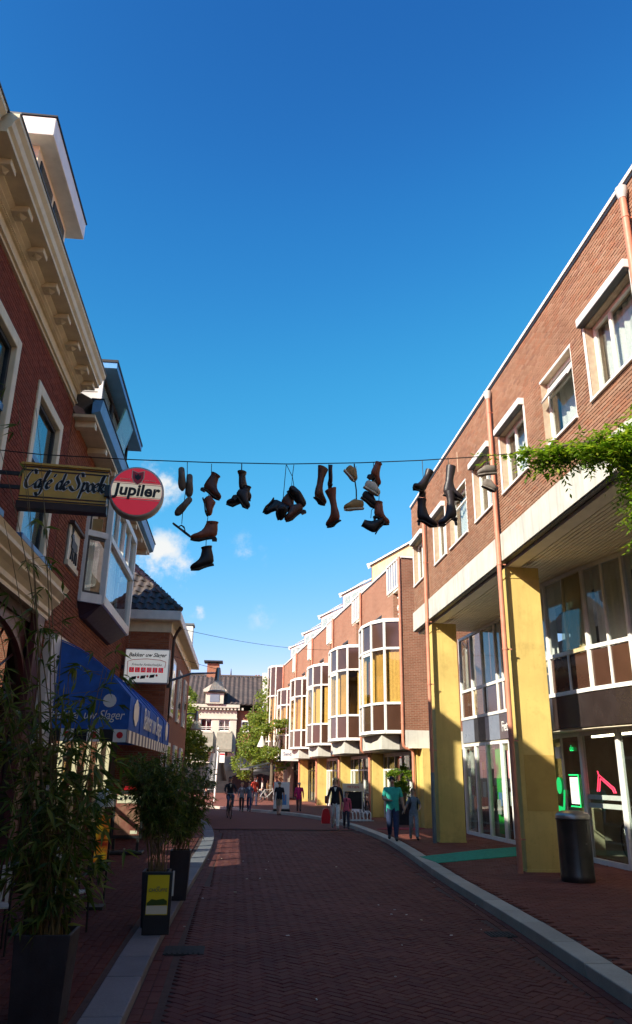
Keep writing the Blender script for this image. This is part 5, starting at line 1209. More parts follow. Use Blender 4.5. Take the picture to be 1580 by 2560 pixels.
MB().prism([(JC.x+a*1.15, JC.y-.034, JC.z+(b-.2)*1.12+.2) for a, b in cr], (0, .002, 0)).build('crest_border', 'signcream', js); MB().prism([(JC.x+a, JC.y-.037, JC.z+b) for a, b in cr], (0, .002, 0)).build('crest', 'signred', js)
MB().prism([(JC.x+a, JC.y-.04, JC.z+b) for a, b in ((-.045, .25), (-.02, .23), (0, .26), (.02, .23), (.045, .25), (.04, .19), (.0, .16), (-.04, .19))], (0, .002, 0)).build('crest_device', 'ink', js)
for sx_ in (-1, 1): text('BRASSERIE' if sx_ < 0 else 'BROUWERIJ', .03, 'signcream', face_mtx((JC.x+sx_*.17, JC.y-.034, JC.z+.165), (1, 0, 0), (0, 0, 1)), js)
BX('bracket', 'dark', js, -2.0, -1.93, 9.97, 10.1, 5.5, 5.66)
cs.rotation_euler = (0, 0, R(5)); js.rotation_euler = (0, 0, R(6)); js.location.y += .06
# ------------------------------------------------------------------ line of shoes across the street
WYp = 8.8
wp_ = [Vector((-3.49, WYp, 5.63))]+[at(px, py, Y=WYp) for px, py in ((100, 1136), (330, 1149), (520, 1156), (720, 1160), (900, 1157), (1050, 1151), (1180, 1143), (1330, 1130), (1460, 1113))]+[Vector((5.72, WYp, 6.42))]
tag(MB().tube(wp_, .0065, 6).build('shoe_wire', 'black'), 'thin black wire strung across the street with old shoes hanging from it', 'wire')
LE = {'black': M('black_leather', (.02, .014, .016), .42, var=.3, scale=20, bmp=.2), 'brown': M('brown_leather', (.12, .042, .026), .45, var=.3, scale=18, bmp=.2), 'red': M('chestnut_leather', (.26, .07, .035), .42, var=.3, scale=18, bmp=.2),
      'grey': M('worn_grey_leather', (.17, .14, .115), .7, var=.3, scale=20, bmp=.3), 'cream': M('off_white_leather', (.66, .58, .44), .6, var=.2, scale=20, bmp=.2), 'tan': M('tan_suede', (.42, .25, .1), .9, var=.25, scale=25, bmp=.3), 'sole': M('dirty_sole', (.06, .045, .035), .9, var=.4, scale=20, bmp=.3), 'dgrey': M('charcoal_leather', (.04, .032, .032), .5, var=.3, scale=20, bmp=.2)}
def shoe(kind, col, L_=.28, H=.2, hh=.0, wid=1.0, pointed=False, solec='black', flare=1.0):
    "upper, sole, heel and laces of one shoe, toe along +x, sole on z=0"
    pw = .45 if pointed else 1.0
    st = [((1.0, .028), (.995, .012), .012*pw), ((.965, .05), (.96, .005), .03*pw), ((.88, .068), (.87, .003), .044*(.6+.4*pw)), ((.74, .085), (.72, .003), .051), ((.6, .11+hh*.15), (.54, .003+hh*.35), .048)]
    if kind == 'low': st += [((.5, .125+hh*.6), (.32, .003+hh*.9), .042), ((.42, .128+hh), (.08, .005+hh), .041), ((.34, .12+hh), (.0, .04+hh), .04), ((.28, .112+hh), (-.01, .08+hh), .038), ((.2, .104+hh), (.03, .098+hh), .03)]
    else:
        sh_ = max(0, H-.2); fb = .068*(flare-1)/L_
        st += [((.51, .135+hh*.6), (.32, .003+hh*.9), .043), ((.465, .16+hh), (.08, .005+hh), .043), ((.44, .18+hh), (.0, .04+hh), .042), ((.425, .195+hh), (-.015, .1+hh), .041), ((.40 if H > .3 else .415, min(H, .21)+hh), (.03 if H > .3 else .0, min(H, .21)-.03+hh), .039),
               ((.41, .2+hh+sh_*.4), (.0, .2+hh+sh_*.4), .043), ((.44+fb*.6, .2+hh+sh_*.8), (-.03-fb*.6, .2+hh+sh_*.8), .05), ((.44+fb, .2+hh+sh_), (-.035-fb, .2+hh+sh_), .052), ((.41+fb, .19+hh+sh_-.02), (.0-fb, .19+hh+sh_-.02), .045)]
    rings = []
    for (tx, tz), (bx, bz), w_ in st:
        T_, B_ = Vector((tx*L_, 0, tz)), Vector((bx*L_, 0, bz)); c = (T_+B_)/2; a_ = (T_-B_)/2
        rings.append([c+a_*math.cos(q)+Vector((0, w_*wid*math.sin(q), 0)) for q in [2*math.pi*j/14 for j in range(14)]])
    up_ = MB().loft(rings, True, True)
    so_ = MB(); path = [(L_*.99, .0), (L_*.85, -.004), (L_*.66, -.004), (L_*.45, hh*.5), (L_*.25, hh*.95), (L_*.02, hh)]
    hw = [.012 if not pointed else .005, .036 if not pointed else .02, .046, .036, .035, .028]
    th_ = .012 if kind != 'trainer' else .02
    so_.loft([[Vector((x, -w_*wid, z+.004)), Vector((x, w_*wid, z+.004)), Vector((x, w_*wid, z-th_)), Vector((x, -w_*wid, z-th_))] for (x, z), w_ in zip(path, hw)])
    he = MB()
    if hh > .02:
        b = .4 if hh > .05 else .85
        he.loft([[Vector((cx+sx*hl, sy*.028*k_*wid, z)) for sx, sy in ((-1, -1), (1, -1), (1, 1), (-1, 1))] for cx, hl, k_, z in ((L_*.12, .033, 1, hh-.008), (L_*.09, .033*b*1.15, b*1.1, hh*.5), (L_*.085, .033*b, b, -.012))])
    return up_, so_, he
def hang(label, kind, col, px, py, ang, toe='right', yaw=0, dy=0, laces=False, solec='sole', pitch=0, **k):
    up_, so_, he = shoe(kind, col, solec=solec, **k)
    rot = Matrix.Rotation(R(-ang), 3, 'Y') @ Matrix.Rotation(R(pitch), 3, 'X') @ Matrix.Rotation(R((180 if toe == 'left' else 0)+yaw), 3, 'Z')
    vs = [rot @ Vector(v) for v in up_.v]; c = Vector([(min(v[i] for v in vs)+max(v[i] for v in vs))/2 for i in range(3)])
    loc = at(px, py, Y=WYp+dy)-c
    t = thing('shoe' if kind == 'low' else 'boot', label, 'shoe' if kind == 'low' else 'boot', loc, group='old shoes hanging on the wire'); t.rotation_mode = 'QUATERNION'; t.rotation_quaternion = rot.to_quaternion()
    up_.build('upper', LE[col], t, True, local=True); so_.build('sole', LE[solec], t, local=True)
    if he.v: he.build('heel', LE[solec if solec != 'sole' else 'black'], t, local=True)
    if laces:
        lc = MB(); L_ = k.get('L_', .28)
        for i in range(4): lc.tube([(L_*(.62-.09*i), -.03, .085+.016*i), (L_*(.6-.09*i), 0, .098+.018*i), (L_*(.62-.09*i), .03, .085+.016*i)], .004, 4)
        lc.build('laces', LE['cream'] if col in ('cream', 'tan') else LE['black'], t, local=True)
    return t
def c6(x, y): return 420+x/3.78, 1120+y/3.78
def c7(x, y): return 760+x/3.024, 1120+y/3.024
P6 = lambda x, y, *a, **k: None
def H6(label, kind, col, x, y, *a, **k): return hang(label, kind, col, *c6(x, y), *a, **k)
def H7(label, kind, col, x, y, *a, **k): return hang(label, kind, col, *c7(x, y), *a, **k)
H6('left of the pair of shoes hanging soles outward at the left end', 'low', 'grey', 133, 285, -84, yaw=0, pitch=88, solec='dgrey', L_=.29)
H6('right of the pair of shoes hanging soles outward at the left end', 'low', 'grey', 203, 350, -88, yaw=0, pitch=88, solec='dgrey', L_=.29, dy=.08)
H6('worn grey slipper hanging below the pair with soles outward', 'low', 'grey', 145, 548, -126, pitch=75, solec='grey', L_=.28)
H6('dark ankle boot at the top of the second string', 'boot', 'brown', 425, 352, -28, L_=.27, H=.24, hh=.025)
H6('folded brown shoe under the topmost ankle boot of the second string', 'low', 'red', 392, 545, -68, L_=.25, hh=.02)
H6('chestnut ankle boot hanging upright with its toe to the left', 'boot', 'red', 345, 780, 0, 'left', L_=.32, H=.2, hh=.03)
H6('plum black pointed ankle boot, lowest on the second string', 'boot', 'black', 325, 1035, 12, 'left', L_=.29, H=.23, hh=.02, pointed=True)
H6('black boot with flared top, upright in the heeled pair', 'boot', 'black', 722, 350, 4, yaw=60, L_=.25, H=.26, hh=.06, pointed=True, flare=1.25)
H6('black heeled boot pointing left, lower in the heeled pair', 'boot', 'black', 670, 445, -8, 'left', L_=.26, H=.1, hh=.07, pointed=True, dy=-.05)
H6('black heeled shoe with toe down to the right, below the flared boot', 'low', 'dgrey', 712, 478, -32, L_=.24, hh=.05, pointed=True, dy=-.1)
H6('dark boot lying on its side at the left of the central bunch', 'boot', 'black', 1030, 560, -118, L_=.24, H=.22, hh=.02)
H6('dark boot standing tilted at the middle of the central bunch', 'boot', 'brown', 1150, 500, -35, L_=.25, H=.24, hh=.02, dy=.06)
H6('dark shoe showing its sole at the top right of the central bunch', 'low', 'dgrey', 1225, 450, -45, pitch=60, L_=.3, dy=-.06)
H6('brown black shoe with toe to the left, lowest in the central bunch', 'low', 'brown', 1188, 605, 28, 'left', L_=.28, hh=.03, dy=-.04)
H6('small black shoe between the boots of the central bunch', 'low', 'dgrey', 1080, 610, -70, yaw=70, L_=.24, dy=-.08)
H7('tall brown boot with loose top, left of the brown boot pair', 'boot', 'brown', 130, 278, -10, yaw=48, L_=.22, H=.42, hh=.02, flare=1.55)
H7('narrow black boot shaft seen edge on in the brown boot pair', 'boot', 'black', 197, 210, 2, yaw=95, L_=.16, H=.27, wid=.55, flare=.5, dy=.05)
H7('tall chestnut boot hanging lowest of the brown boot pair', 'boot', 'red', 212, 445, 12, 'left', yaw=-48, L_=.22, H=.42, hh=.02, flare=1.5, dy=-.06)
H7('cream and red trainer tied high with toe down to the right', 'low', 'tan', 358, 190, -48, L_=.21, laces=True, solec='cream')
H7('cream and red trainer hanging level with toe to the left', 'low', 'tan', 376, 425, 6, 'left', L_=.26, laces=True, solec='cream')
H7('chestnut ankle boot with a slim heel, top of the right bunch', 'boot', 'red', 545, 190, -25, yaw=35, L_=.2, H=.2, hh=.05)
H7('off white lace shoe in the middle of the right bunch', 'low', 'cream', 518, 300, -30, L_=.23, laces=True, solec='cream', dy=-.05)
H7('charcoal shoe below the off white shoe in the right bunch', 'low', 'dgrey', 500, 388, -30, L_=.25, H=.18, hh=.02, dy=.03)
H7('chestnut heeled ankle boot with toe to the right, right bunch', 'boot', 'red', 588, 487, -8, L_=.21, H=.17, hh=.07, pointed=True)
H7('black boot lowest in the right bunch with its shaft to the left', 'boot', 'black', 520, 580, 62, L_=.24, H=.2, hh=.02, flare=.9)
H7('black lace up boot with toe pointing down, before the roof edge', 'boot', 'black', 900, 235, -22, 'left', yaw=45, L_=.24, H=.31, hh=.05, pointed=True)
H7('black heeled boot with toe to the right, under the lace up boot', 'boot', 'black', 930, 485, -3, L_=.26, H=.29, hh=.055, pointed=True)
H7('tall black boot with toe to the right, upper of the tall pair', 'boot', 'black', 1125, 258, -10, L_=.27, H=.41, hh=.02, pointed=True)
H7('tall black stiletto boot with toe to the left, lower of the tall pair', 'boot', 'black', 1080, 452, 4, 'left', L_=.25, H=.36, hh=.085, pointed=True, dy=-.05)
H7('grey trainer hanging level in front of the near downpipe', 'low', 'grey', 1380, 163, 8, 'left', L_=.26, laces=True, solec='grey')
H7('small grey loafer below the trainer by the near downpipe', 'low', 'grey', 1402, 280, -22, L_=.2, solec='grey')
# flip-flop
ff = thing('flip_flop', 'dark flip flop dangling at the end of the left string', 'flip flop', at(*c6(130, 775), Y=WYp), (0, R(36), 0), group='old shoes hanging on the wire')
MB().loft([[Vector((x, -w_, -.008)), Vector((x, w_, -.008)), Vector((x, w_, .008)), Vector((x, -w_, .008))] for x, w_ in ((-.14, .015), (-.12, .03), (-.04, .03), (.06, .042), (.12, .035), (.14, .012))]).build('footbed', LE['dgrey'], ff, local=True)
for s_ in (-1, 1): MB().tube([(-.06, 0, .008), (-.04, s_*.012, .045), (.01, s_*.035, .04), (.05, s_*.042, .004)], .006, 5).build('strap', LE['black'], ff, local=True)
def cord(label, pts, r_=.0045):
    tag(MB().tube([at(px, py, Y=WYp) for px, py in pts], r_, 5).build('cord', 'black'), label, 'cord', 'cords tying the shoes')
cord('cord holding the leftmost string of shoes', [c6(183, 135), c6(182, 250), c6(160, 460), c6(138, 620), c6(130, 715)])
cord('cord holding the second string of boots', [c6(412, 150), c6(410, 240), c6(385, 450), c6(378, 640), c6(372, 705), c6(362, 850), c6(358, 940)])
cord('cord holding the heeled pair of boots', [c6(697, 150), c6(695, 250)], .007)
cord('left cord of the central bunch of boots', [c6(1117, 158), c6(1084, 520)])
cord('right cord of the central bunch of boots', [c6(1190, 158), c6(1175, 270), c6(1190, 360)])
cord('slanting cord knotted into the right cord of the central bunch', [c6(1120, 160), c6(1175, 270), c6(1168, 360)])
cord('cord of the brown boot pair', [c7(185, 125), c7(190, 310)])
cord('tan lace joining the two cream trainers', [c7(380, 120), c7(385, 250), c7(395, 320), c7(396, 395)], .009)
cord('cord running through the right bunch of shoes', [c7(525, 110), c7(530, 250), c7(568, 360), c7(565, 420), c7(510, 470), c7(505, 530)])
cord('cord of the lace up boot and heeled boot', [c7(893, 95), c7(905, 290), c7(915, 385)])
cord('cord of the tall black boots', [c7(1090, 80), c7(1092, 130)])
cord('cord of the grey trainer and loafer', [c7(1385, 65), c7(1390, 150), c7(1392, 260)])
# ------------------------------------------------------------------ wisteria on the wire and wall
random.seed(5)
ws = thing('wisteria_vine', 'green wisteria trailing along the wire from the right hand wall', 'plant', (5.6, 8.9, .1))
stem = MB(); stem.tube([(5.75, 9.0, .1), (5.7, 8.95, 2.5), (5.72, 8.95, 4.5), (5.6, 8.9, 6.0), (5.3, 8.86, 6.3), (4.7, 8.82, 6.2), (4.0, 8.8, 6.05), (3.4, 8.8, 5.93)], [.05, .045, .04, .035, .03, .025, .016, .008], 7)
lf = MB()
def pinnate(mb, p, d, ln, n, size, droop=.5):
    d = d.normalized(); side = d.cross(Vector((0, 0, 1)))
    side = side.normalized() if side.length > .1 else Vector((1, 0, 0))
    for i in range(n):
        t = (i+1)/n; c = p+d*ln*t-Vector((0, 0, 1))*droop*ln*t*t
        for s_ in ((-1, 1) if i < n-1 else (0,)):
            e = (side*s_*.9+d*(.45 if s_ else 1)-Vector((0, 0, random.uniform(.1, .55)))).normalized(); g = e.cross(Vector((random.uniform(-.4, .4), random.uniform(-.4, .4), 1))).normalized(); z = size*random.uniform(.75, 1.2)
            mb.add([c, c+e*z*.45+g*z*.21, c+e*z, c+e*z*.45-g*z*.21], [(0, 1, 2, 3)])
def spray(x0, x1, n, zoff, zs, ysp):
    for _ in range(n):
        x = x0+(x1-x0)*random.random()**.8
        k = 0
        while k < len(wp_)-2 and wp_[k+1].x < x: k += 1
        t = (x-wp_[k].x)/(wp_[k+1].x-wp_[k].x); p = wp_[k].lerp(wp_[k+1], t)+Vector((0, random.gauss(0, ysp), random.gauss(zoff, zs)))
        pinnate(lf, p, Vector((random.gauss(0, 1), random.gauss(0, .8), random.gauss(-.1, .5))), random.uniform(.12, .26), random.randint(4, 6), .09)
spray(2.95, 3.7, 12, 0, .03, .03); spray(3.55, 4.2, 80, -.04, .05, .07); spray(3.85, 5.7, 360, -.06, .08, .14); spray(4.5, 5.7, 300, -.08, .12, .16); spray(5.05, 6.0, 330, .0, .2, .2)
for _ in range(620):   # curtain hanging at the wall
    f_ = random.random(); z = 6.35-1.75*f_; x = 5.27+.1*math.sin(z*3)+random.gauss(0, .14); 
    pinnate(lf, Vector((x, 8.85+random.gauss(0, .16), z)), Vector((random.gauss(0, 1), random.gauss(0, .8), random.gauss(-.3, .4))), random.uniform(.12, .26), random.randint(4, 6), .075)
for _ in range(9):
    x = random.uniform(3.7, 5.6); k = 6; z = 5.95+.1*(x-4); stem.tube([(x, 8.8, z), (x-random.uniform(-.1, .2), 8.75, z-.15), (x-random.uniform(-.1, .25), 8.7, z-random.uniform(.2, .35))], .005, 4)
for q in range(5):
    stem.tube([(5.3+random.gauss(0, .1), 8.85, 6.2), (5.2+random.gauss(0, .1), 8.85, 5.4), (5.35+random.gauss(0, .1), 8.85, 4.5)], .01, 5)
stem.build('stems', 'bark', ws, True); tag(lf.build('foliage', 'wisteria', ws), kind='stuff')
# ------------------------------------------------------------------ bamboo in planters
def planter(label, x0, x1, y0, y1, z0, z1, tap=.03):
    t = thing('planter', label, 'planter', ((x0+x1)/2, (y0+y1)/2, z0), group='tall dark planters at the kerb'); w_ = .025
    def ring(o, z, k): return [Vector((x0+o+k, y0+o+k, z)), Vector((x1-o-k, y0+o+k, z)), Vector((x1-o-k, y1-o-k, z)), Vector((x0+o+k, y1-o-k, z))]
    MB().loft([ring(tap, z0, 0), ring(0, z1, 0), ring(0, z1, w_), ring(.005, z1-.12, w_)], True, False).build('casing', 'planter', t, bevel=.006)
    BX('soil', 'soil', t, x0+w_, x1-w_, y0+w_, y1-w_, z1-.1, z1-.08)
    return t
def bamboo(label, base, targets, nleaf, leaf, seed, twig=.28, lo=.3, r_=.008):
    random.seed(seed); t = thing('bamboo', label, 'bamboo', base, group='bamboos in planters'); cn = MB(); lf = MB(); b0 = Vector(base)
    for i, (tg, sp) in enumerate(targets):
        b = b0+Vector((random.uniform(-.13, .13), random.uniform(-.13, .13), 0)); tg = Vector(tg); mid = b.lerp(tg, .55); mid.x = b.x+(tg.x-b.x)*.32; mid.y = b.y+(tg.y-b.y)*.32
        pts = [b*(1-u)**2+mid*2*u*(1-u)+tg*u*u for u in [j/9 for j in range(10)]]
        cn.tube(pts, [r_*(1-.75*j/9) for j in range(10)], 5)
        for _ in range(int(nleaf*sp)):
            u = lo+(1.02-lo)*random.random()**.85; k = min(8, int(u*9)); p = pts[k].lerp(pts[k+1], min(1, u*9-k))
            a = random.uniform(0, 6.3); tw = Vector((math.cos(a), math.sin(a), random.uniform(-.25, .6))).normalized(); q = p+tw*random.uniform(.04, twig)
            if random.random() < .35: cn.tube([p, q], .002, 3)
            for _k in range(random.randint(3, 5)):
                e = (tw*.7+Vector((random.gauss(0, .55), random.gauss(0, .55), random.gauss(-.35, .4)))).normalized(); g = e.cross(Vector((random.gauss(0, .5), random.gauss(0, .5), 1))).normalized(); z = leaf*random.uniform(.6, 1.25); w_ = z*.095
                m1 = q+e*z*.35; tip = q+e*z-Vector((0, 0, z*.22))
                lf.add([q, m1+g*w_, tip, m1-g*w_], [(0, 1, 2, 3)])
    cn.build('canes', 'cane', t, True); tag(lf.build('foliage', 'bamboo', t), kind='stuff'); return t
planter('large dark square planter nearest the camera on the left', -1.62, -1.2, 6.62, 7.02, .09, .72)
planter('dark planter behind the yellow beer board', -1.12, -.78, 10.55, 10.9, .09, .72)
planter('dark planter standing alone on the kerb beyond the yellow beer board', -.95, -.64, 12.65, 12.95, .09, .78)
random.seed(31); tg = []
for i in range(34):
    px, py = random.uniform(-40, 270), random.uniform(1620, 2120); tg.append((at(px, py, Y=6.85+random.uniform(-.45, .5)), .8))
for px, py in ((40, 980), (90, 1020), (-20, 1050), (60, 1180), (10, 1300), (110, 1250), (-30, 1450), (70, 1400), (160, 1480), (30, 1520)): tg.append((at(px, py, Y=6.8+random.uniform(-.4, .3)), .26))
bamboo('tall loose bamboo in the large planter nearest the camera', (-1.41, 6.82, .64), tg, 23, .15, 32, .28, .1)
random.seed(33); tg = [(at(random.uniform(322, 470), random.uniform(1880, 2010), Y=10.75+random.uniform(-.35, .35)), 1) for i in range(34)]
bamboo('dense clipped bamboo behind the yellow beer board', (-.95, 10.72, .66), tg, 46, .095, 34, .17, .42, .006)
random.seed(35); tg = [(at(random.uniform(440, 535), random.uniform(1880, 2060), Y=12.8+random.uniform(-.35, .35)), 1) for i in range(26)]
bamboo('dense clipped bamboo in the planter standing alone on the kerb', (-.8, 12.8, .7), tg, 42, .1, 36, .18, .35, .006)
# ------------------------------------------------------------------ boards and stands
bb = thing('beer_board', 'small black board with a yellow La Chouffe poster on the left kerb', 'sign board', (-.87, 10.2, .085))
BX('frame', 'dark', bb, -1.03, -.71, 10.15, 10.22, .085, .76, bevel=.008); BX('poster', 'yellowsign', bb, -1.0, -.745, 10.143, 10.149, .3, .73)
text('LA', .03, 'navy', face_mtx((-.87, 10.138, .6), (1, 0, 0), (0, 0, 1)), bb, extr=.001); text('CHOUFFE', .05, 'navy', face_mtx((-.87, 10.138, .565), (1, 0, 0), (0, 0, 1)), bb, extr=.001)
BX('pale_ground', 'signcream', bb, -.995, -.75, 10.138, 10.142, .31, .4); MB().prism([(-.99, 10.136, .43), (-.94, 10.136, .47), (-.88, 10.136, .46), (-.8, 10.136, .475), (-.755, 10.136, .45), (-.755, 10.136, .41), (-.99, 10.136, .4)], (0, .003, 0)).build('green_hills', 'bamboo', bb)
BX('side_strip', 'hopper', bb, -.709, -.69, 10.16, 10.21, .5, .77)
pf = thing('poster_stand', 'black framed pavement poster stand beside the butcher shop', 'sign stand', (-2.5, 19.5, .09))
BX('frame', 'dark', pf, -2.87, -2.14, 19.46, 19.54, .42, 1.47, bevel=.015)
m_, t_, b_ = _mat('meat_poster'); n1 = noise(t_, 3.2, 5); t_.links.new(ramp(t_, n1, ((.3, (.05, .02, .015)), (.45, (.22, .06, .045)), (.6, (.3, .14, .09)), (.72, (.06, .05, .02)))), b_.inputs['Base Color']); K['meat_poster'] = m_
BX('poster', 'meat_poster', pf, -2.8, -2.21, 19.448, 19.456, .5, 1.4); BX('poster_header', 'signcream', pf, -2.78, -2.23, 19.44, 19.446, 1.2, 1.38); BX('poster_label', 'signcream', pf, -2.42, -2.26, 19.44, 19.446, .53, .6)
for i in range(5): BX('header_mark', 'ink', pf, -2.72+i*.1, -2.66+i*.1, 19.434, 19.438, 1.27+.01*i, 1.33+.01*i)
text('actie', .16, 'signred', face_mtx((-2.5, 19.46, 1.55), (1, 0, 0), (0, 0, 1)), pf, off=.004)
for x in (-2.78, -2.23): BX('leg', 'black', pf, x-.03, x+.03, 19.47, 19.53, .15, .42)
MB().prism([(-2.92, 19.25, .09), (-2.08, 19.25, .09), (-2.08, 19.75, .09), (-2.92, 19.75, .09)], (0, 0, .07)).build('base', 'black', pf, bevel=.03)
hb = thing('terrace_heater', 'black terrace stand with a flame coloured panel and white dome behind the near bamboo', 'heater', (-1.9, 12.0, .09))
m_, t_, b_ = _mat('flame_panel'); n1 = noise(t_, 6, 4); c_ = ramp(t_, n1, ((.35, (.35, .02, .01)), (.5, (.7, .2, .01)), (.62, (.8, .5, .02)))); t_.links.new(c_, b_.inputs['Base Color']); t_.links.new(c_, b_.inputs['Emission Color']); b_.inputs['Emission Strength'].default_value = .06; K['flame'] = m_
BX('panel', 'flame', hb, -1.97, -1.79, 11.99, 12.01, .68, 1.3); 
for x in (-1.985, -1.775): MB().tube([(x, 12, .2), (x+.01, 12, 1.42)], .014, 6).build('post', 'black', hb)
BX('tray', 'black', hb, -2.02, -1.74, 11.85, 12.15, .58, .66); BX('foot', 'black', hb, -2.0, -1.76, 11.85, 12.15, .09, .13)
MB().lathe([(.15, 1.42), (.14, 1.5), (.1, 1.6), (.03, 1.66), (.002, 1.67)], (-1.9, 12, 0), 14, cap=False).build('dome', 'lampglass', hb, True)
# cafe chairs with pale slats
def chair(label, x, y, rz):
    t = thing('terrace_chair', label, 'chair', (x, y, .09), (0, 0, rz), 'slatted terrace chairs')
    for sx in (-.2, .2):
        for sy in (-.2, .2): MB().tube([(sx, sy, 0), (sx*.95, sy*.95, .44 if sy < 0 else .86)], .013, 6).build('leg', 'black', t, local=True)
        MB().tube([(sx*1.1, -.2, .64), (sx*1.1, .2, .66)], .013, 6).build('armrest', 'black', t, local=True)
    for i in range(6): MB().box(-.2, .2, -.19+i*.065, -.14+i*.065, .44, .455).build('seat_slat', 'hopper', t, local=True)
    for i in range(6): MB().box(-.17+i*.062, -.135+i*.062, .185, .2, .5, .86).build('back_slat', 'hopper', t, local=True)
    return t
chair('slatted terrace chair nearest the cafe wall behind the near bamboo', -2.55, 9.2, R(200)); chair('slatted terrace chair behind the near bamboo, closer to the kerb', -1.95, 10.2, R(160)); chair('slatted terrace chair beside the flame coloured heater', -2.3, 11.4, R(150))
tbl = thing('terrace_table', 'dark round terrace table among the slatted chairs', 'table', (-2.4, 10.3, .09))
MB().lathe([(.3, .82), (.32, .83), (.32, .85), (.001, .855)], (-2.4, 10.3, 0), 18, cap=False).build('table_top', 'black', tbl, True); MB().tube([(-2.4, 10.3, .09), (-2.4, 10.3, .82)], .03, 8).build('leg', 'black', tbl); MB().lathe([(.22, .09), (.2, .12), (.03, .14)], (-2.4, 10.3, 0), 14).build('foot', 'black', tbl, True)
# ------------------------------------------------------------------ right hand pavement
bn = thing('litter_bin', 'round dark steel litter bin with domed lid before the near shop window', 'bin', (6.34, 14.72, .11))
MB().lathe([(.3, .11), (.305, .12), (.305, .22), (.3, .23), (.3, 1.16)], (6.34, 14.72, 0), 32).build('body', 'steel_d', bn, True)
MB().lathe([(.315, 1.17), (.315, 1.23), (.29, 1.27), (.2, 1.315), (.001, 1.33)], (6.34, 14.72, 0), 32, cap=False).build('lid', 'steel', bn, True)
MB().lathe([(.305, 1.155), (.318, 1.16), (.318, 1.185), (.305, 1.19)], (6.34, 14.72, 0), 32).build('rim', 'steel_d', bn, True)
MB().prism([(6.2, 14.452, .95), (6.48, 14.452, .95), (6.48, 14.452, 1.1), (6.2, 14.452, 1.1)], (0, .01, 0)).build('slot', 'black', bn)
BX('door_seam', 'black', bn, 6.28, 6.284, 14.424, 14.43, .25, 1.12); BX('lock', 'steel', bn, 6.42, 6.45, 14.425, 14.435, .75, .78)
gc = MB(); pts = [at(1000, 2150, Z=.125), at(1045, 2166, Z=.125), at(1290, 2139, Z=.125), at(1300, 2117, Z=.125), at(1200, 2120, Z=.125)]
gc.prism([(4.35, 18.9, .112), (4.45, 17.6, .112), (7.7, 19.8, .112), (7.75, 21.6, .112), (6.5, 20.8, .112)], (0, 0, .012)); tag(gc.build('green_carpet', 'green_carpet'), 'green carpet strip laid from the kerb to the shop entrance', 'carpet')
tag(MB().prism([(5.0, 28.2, .112), (6.4, 28.0, .112), (6.9, 29.0, .112), (5.6, 29.3, .112)], (0, 0, .012)).build('red_carpet', 'red_carpet'), 'red mat before the yellow shop beyond the arcade', 'carpet')
rk = at(893, 2052, Z=.11); r = thing('bicycle_rack', 'low white hooped bicycle rack before the terrace shops', 'bike rack', (rk.x, rk.y, .11))
for i in range(8):
    x = -.55+i*.15; MB().tube([(x, .3, .0), (x-.06, .22, .28), (x, .05, .38), (x+.05, -.15, .28), (x+.02, -.3, 0)], .018, 6).build('hoop', 'white', r, local=True)
for y in (-.3, .3): MB().tube([(-.65, y, .02), (.65, y, .02)], .02, 6).build('rail', 'white', r, local=True)
q = at(888, 2045, Z=.11); ad = thing('display_rack', 'white framed display stand with a dark picture before the terrace shops', 'display stand', (q.x, q.y+.6, .11))
for x in (-.42, .42): MB().box(x-.03, x+.03, -.03, .03, 0, 1.35).build('post', 'hopper', ad, local=True)
LB('header', 'signcream', ad, -.48, .48, -.04, .04, 1.1, 1.42, bevel=.01); LB('picture', 'black', ad, -.4, .4, -.02, .02, .35, 1.08); text('FIETSEN', .15, 'signred', face_mtx((0, -.046, 1.27), (1, 0, 0), (0, 0, 1)), ad, local=True)
q = at(1010, 2062, Z=.11); pt_ = thing('planter', 'dark square planter with a leafy shrub beside the yellow end pillar', 'planter', (q.x, q.y+.2, .11), group='tall dark planters at the kerb')
MB().loft([[Vector((sx*a, sy*a, z)) for sx, sy in ((-1, -1), (1, -1), (1, 1), (-1, 1))] for a, z in ((.2, 0), (.25, .75), (.22, .75), (.21, .68))]).build('casing', 'planter', pt_, local=True)
tree('leafy light green shrub in the planter by the yellow end pillar', (q.x, q.y+.2, .8), 1.4, [(0, 0, .55, .4, .5), (-.2, 0, .95, .35, .4), (.15, 0, 1.1, .3, .4)], 1700, .075, 44, group='shrubs in planters', mat='wisteria')
ab_ = at(703, 2028, Z=.11); a2 = thing('a_board', 'white pavement board with a pale blue print by the far shops', 'sign board', (ab_.x, ab_.y, .11))
LB('panel', 'signwhite', a2, -.4, .4, -.02, .02, .12, 1.4, bevel=.01); LB('print', 'bluetrim', a2, -.2, .25, -.026, -.021, .3, .8); LB('foot', 'black', a2, -.42, .42, -.3, .3, 0, .1)
# closed dark parasol and white flag post at the far left of the bend
q = at(535, 2008, Z=0); pp = thing('flag_post', 'white post with a small red and white sign beside the closed parasol', 'post', (q.x, q.y, 0))
zt = at(548, 1868, Y=q.y).z; MB().tube([(q.x, q.y, 0), (q.x+.1, q.y, zt)], .06, 8).build('post', 'white', pp); MB().box(q.x+.2, q.x+.55, q.y-.05, q.y+.05, zt-1.0, zt-.35).build('plate', 'signwhite', pp); MB().box(q.x+.22, q.x+.53, q.y-.06, q.y-.051, zt-.5, zt-.4).build('red_stripe', 'signred', pp)
q2 = at(535, 2000, Y=q.y+1.5); zt2 = at(545, 1865, Y=q.y+1.5).z; cp = thing('closed_parasol', 'tall closed dark parasol in front of the white house', 'parasol', (q2.x, q2.y, 0))
MB().tube([(q2.x, q2.y, 0), (q2.x+.1, q2.y, 2.0)], .05, 6).build('pole', 'black', cp); MB().lathe([(.75, 1.4), (.6, 2.0), (.42, 3.2), (.18, zt2-.6), (.03, zt2)], (q2.x+.05, q2.y, 0), 10).build('folded_canopy', 'dark', cp, True)
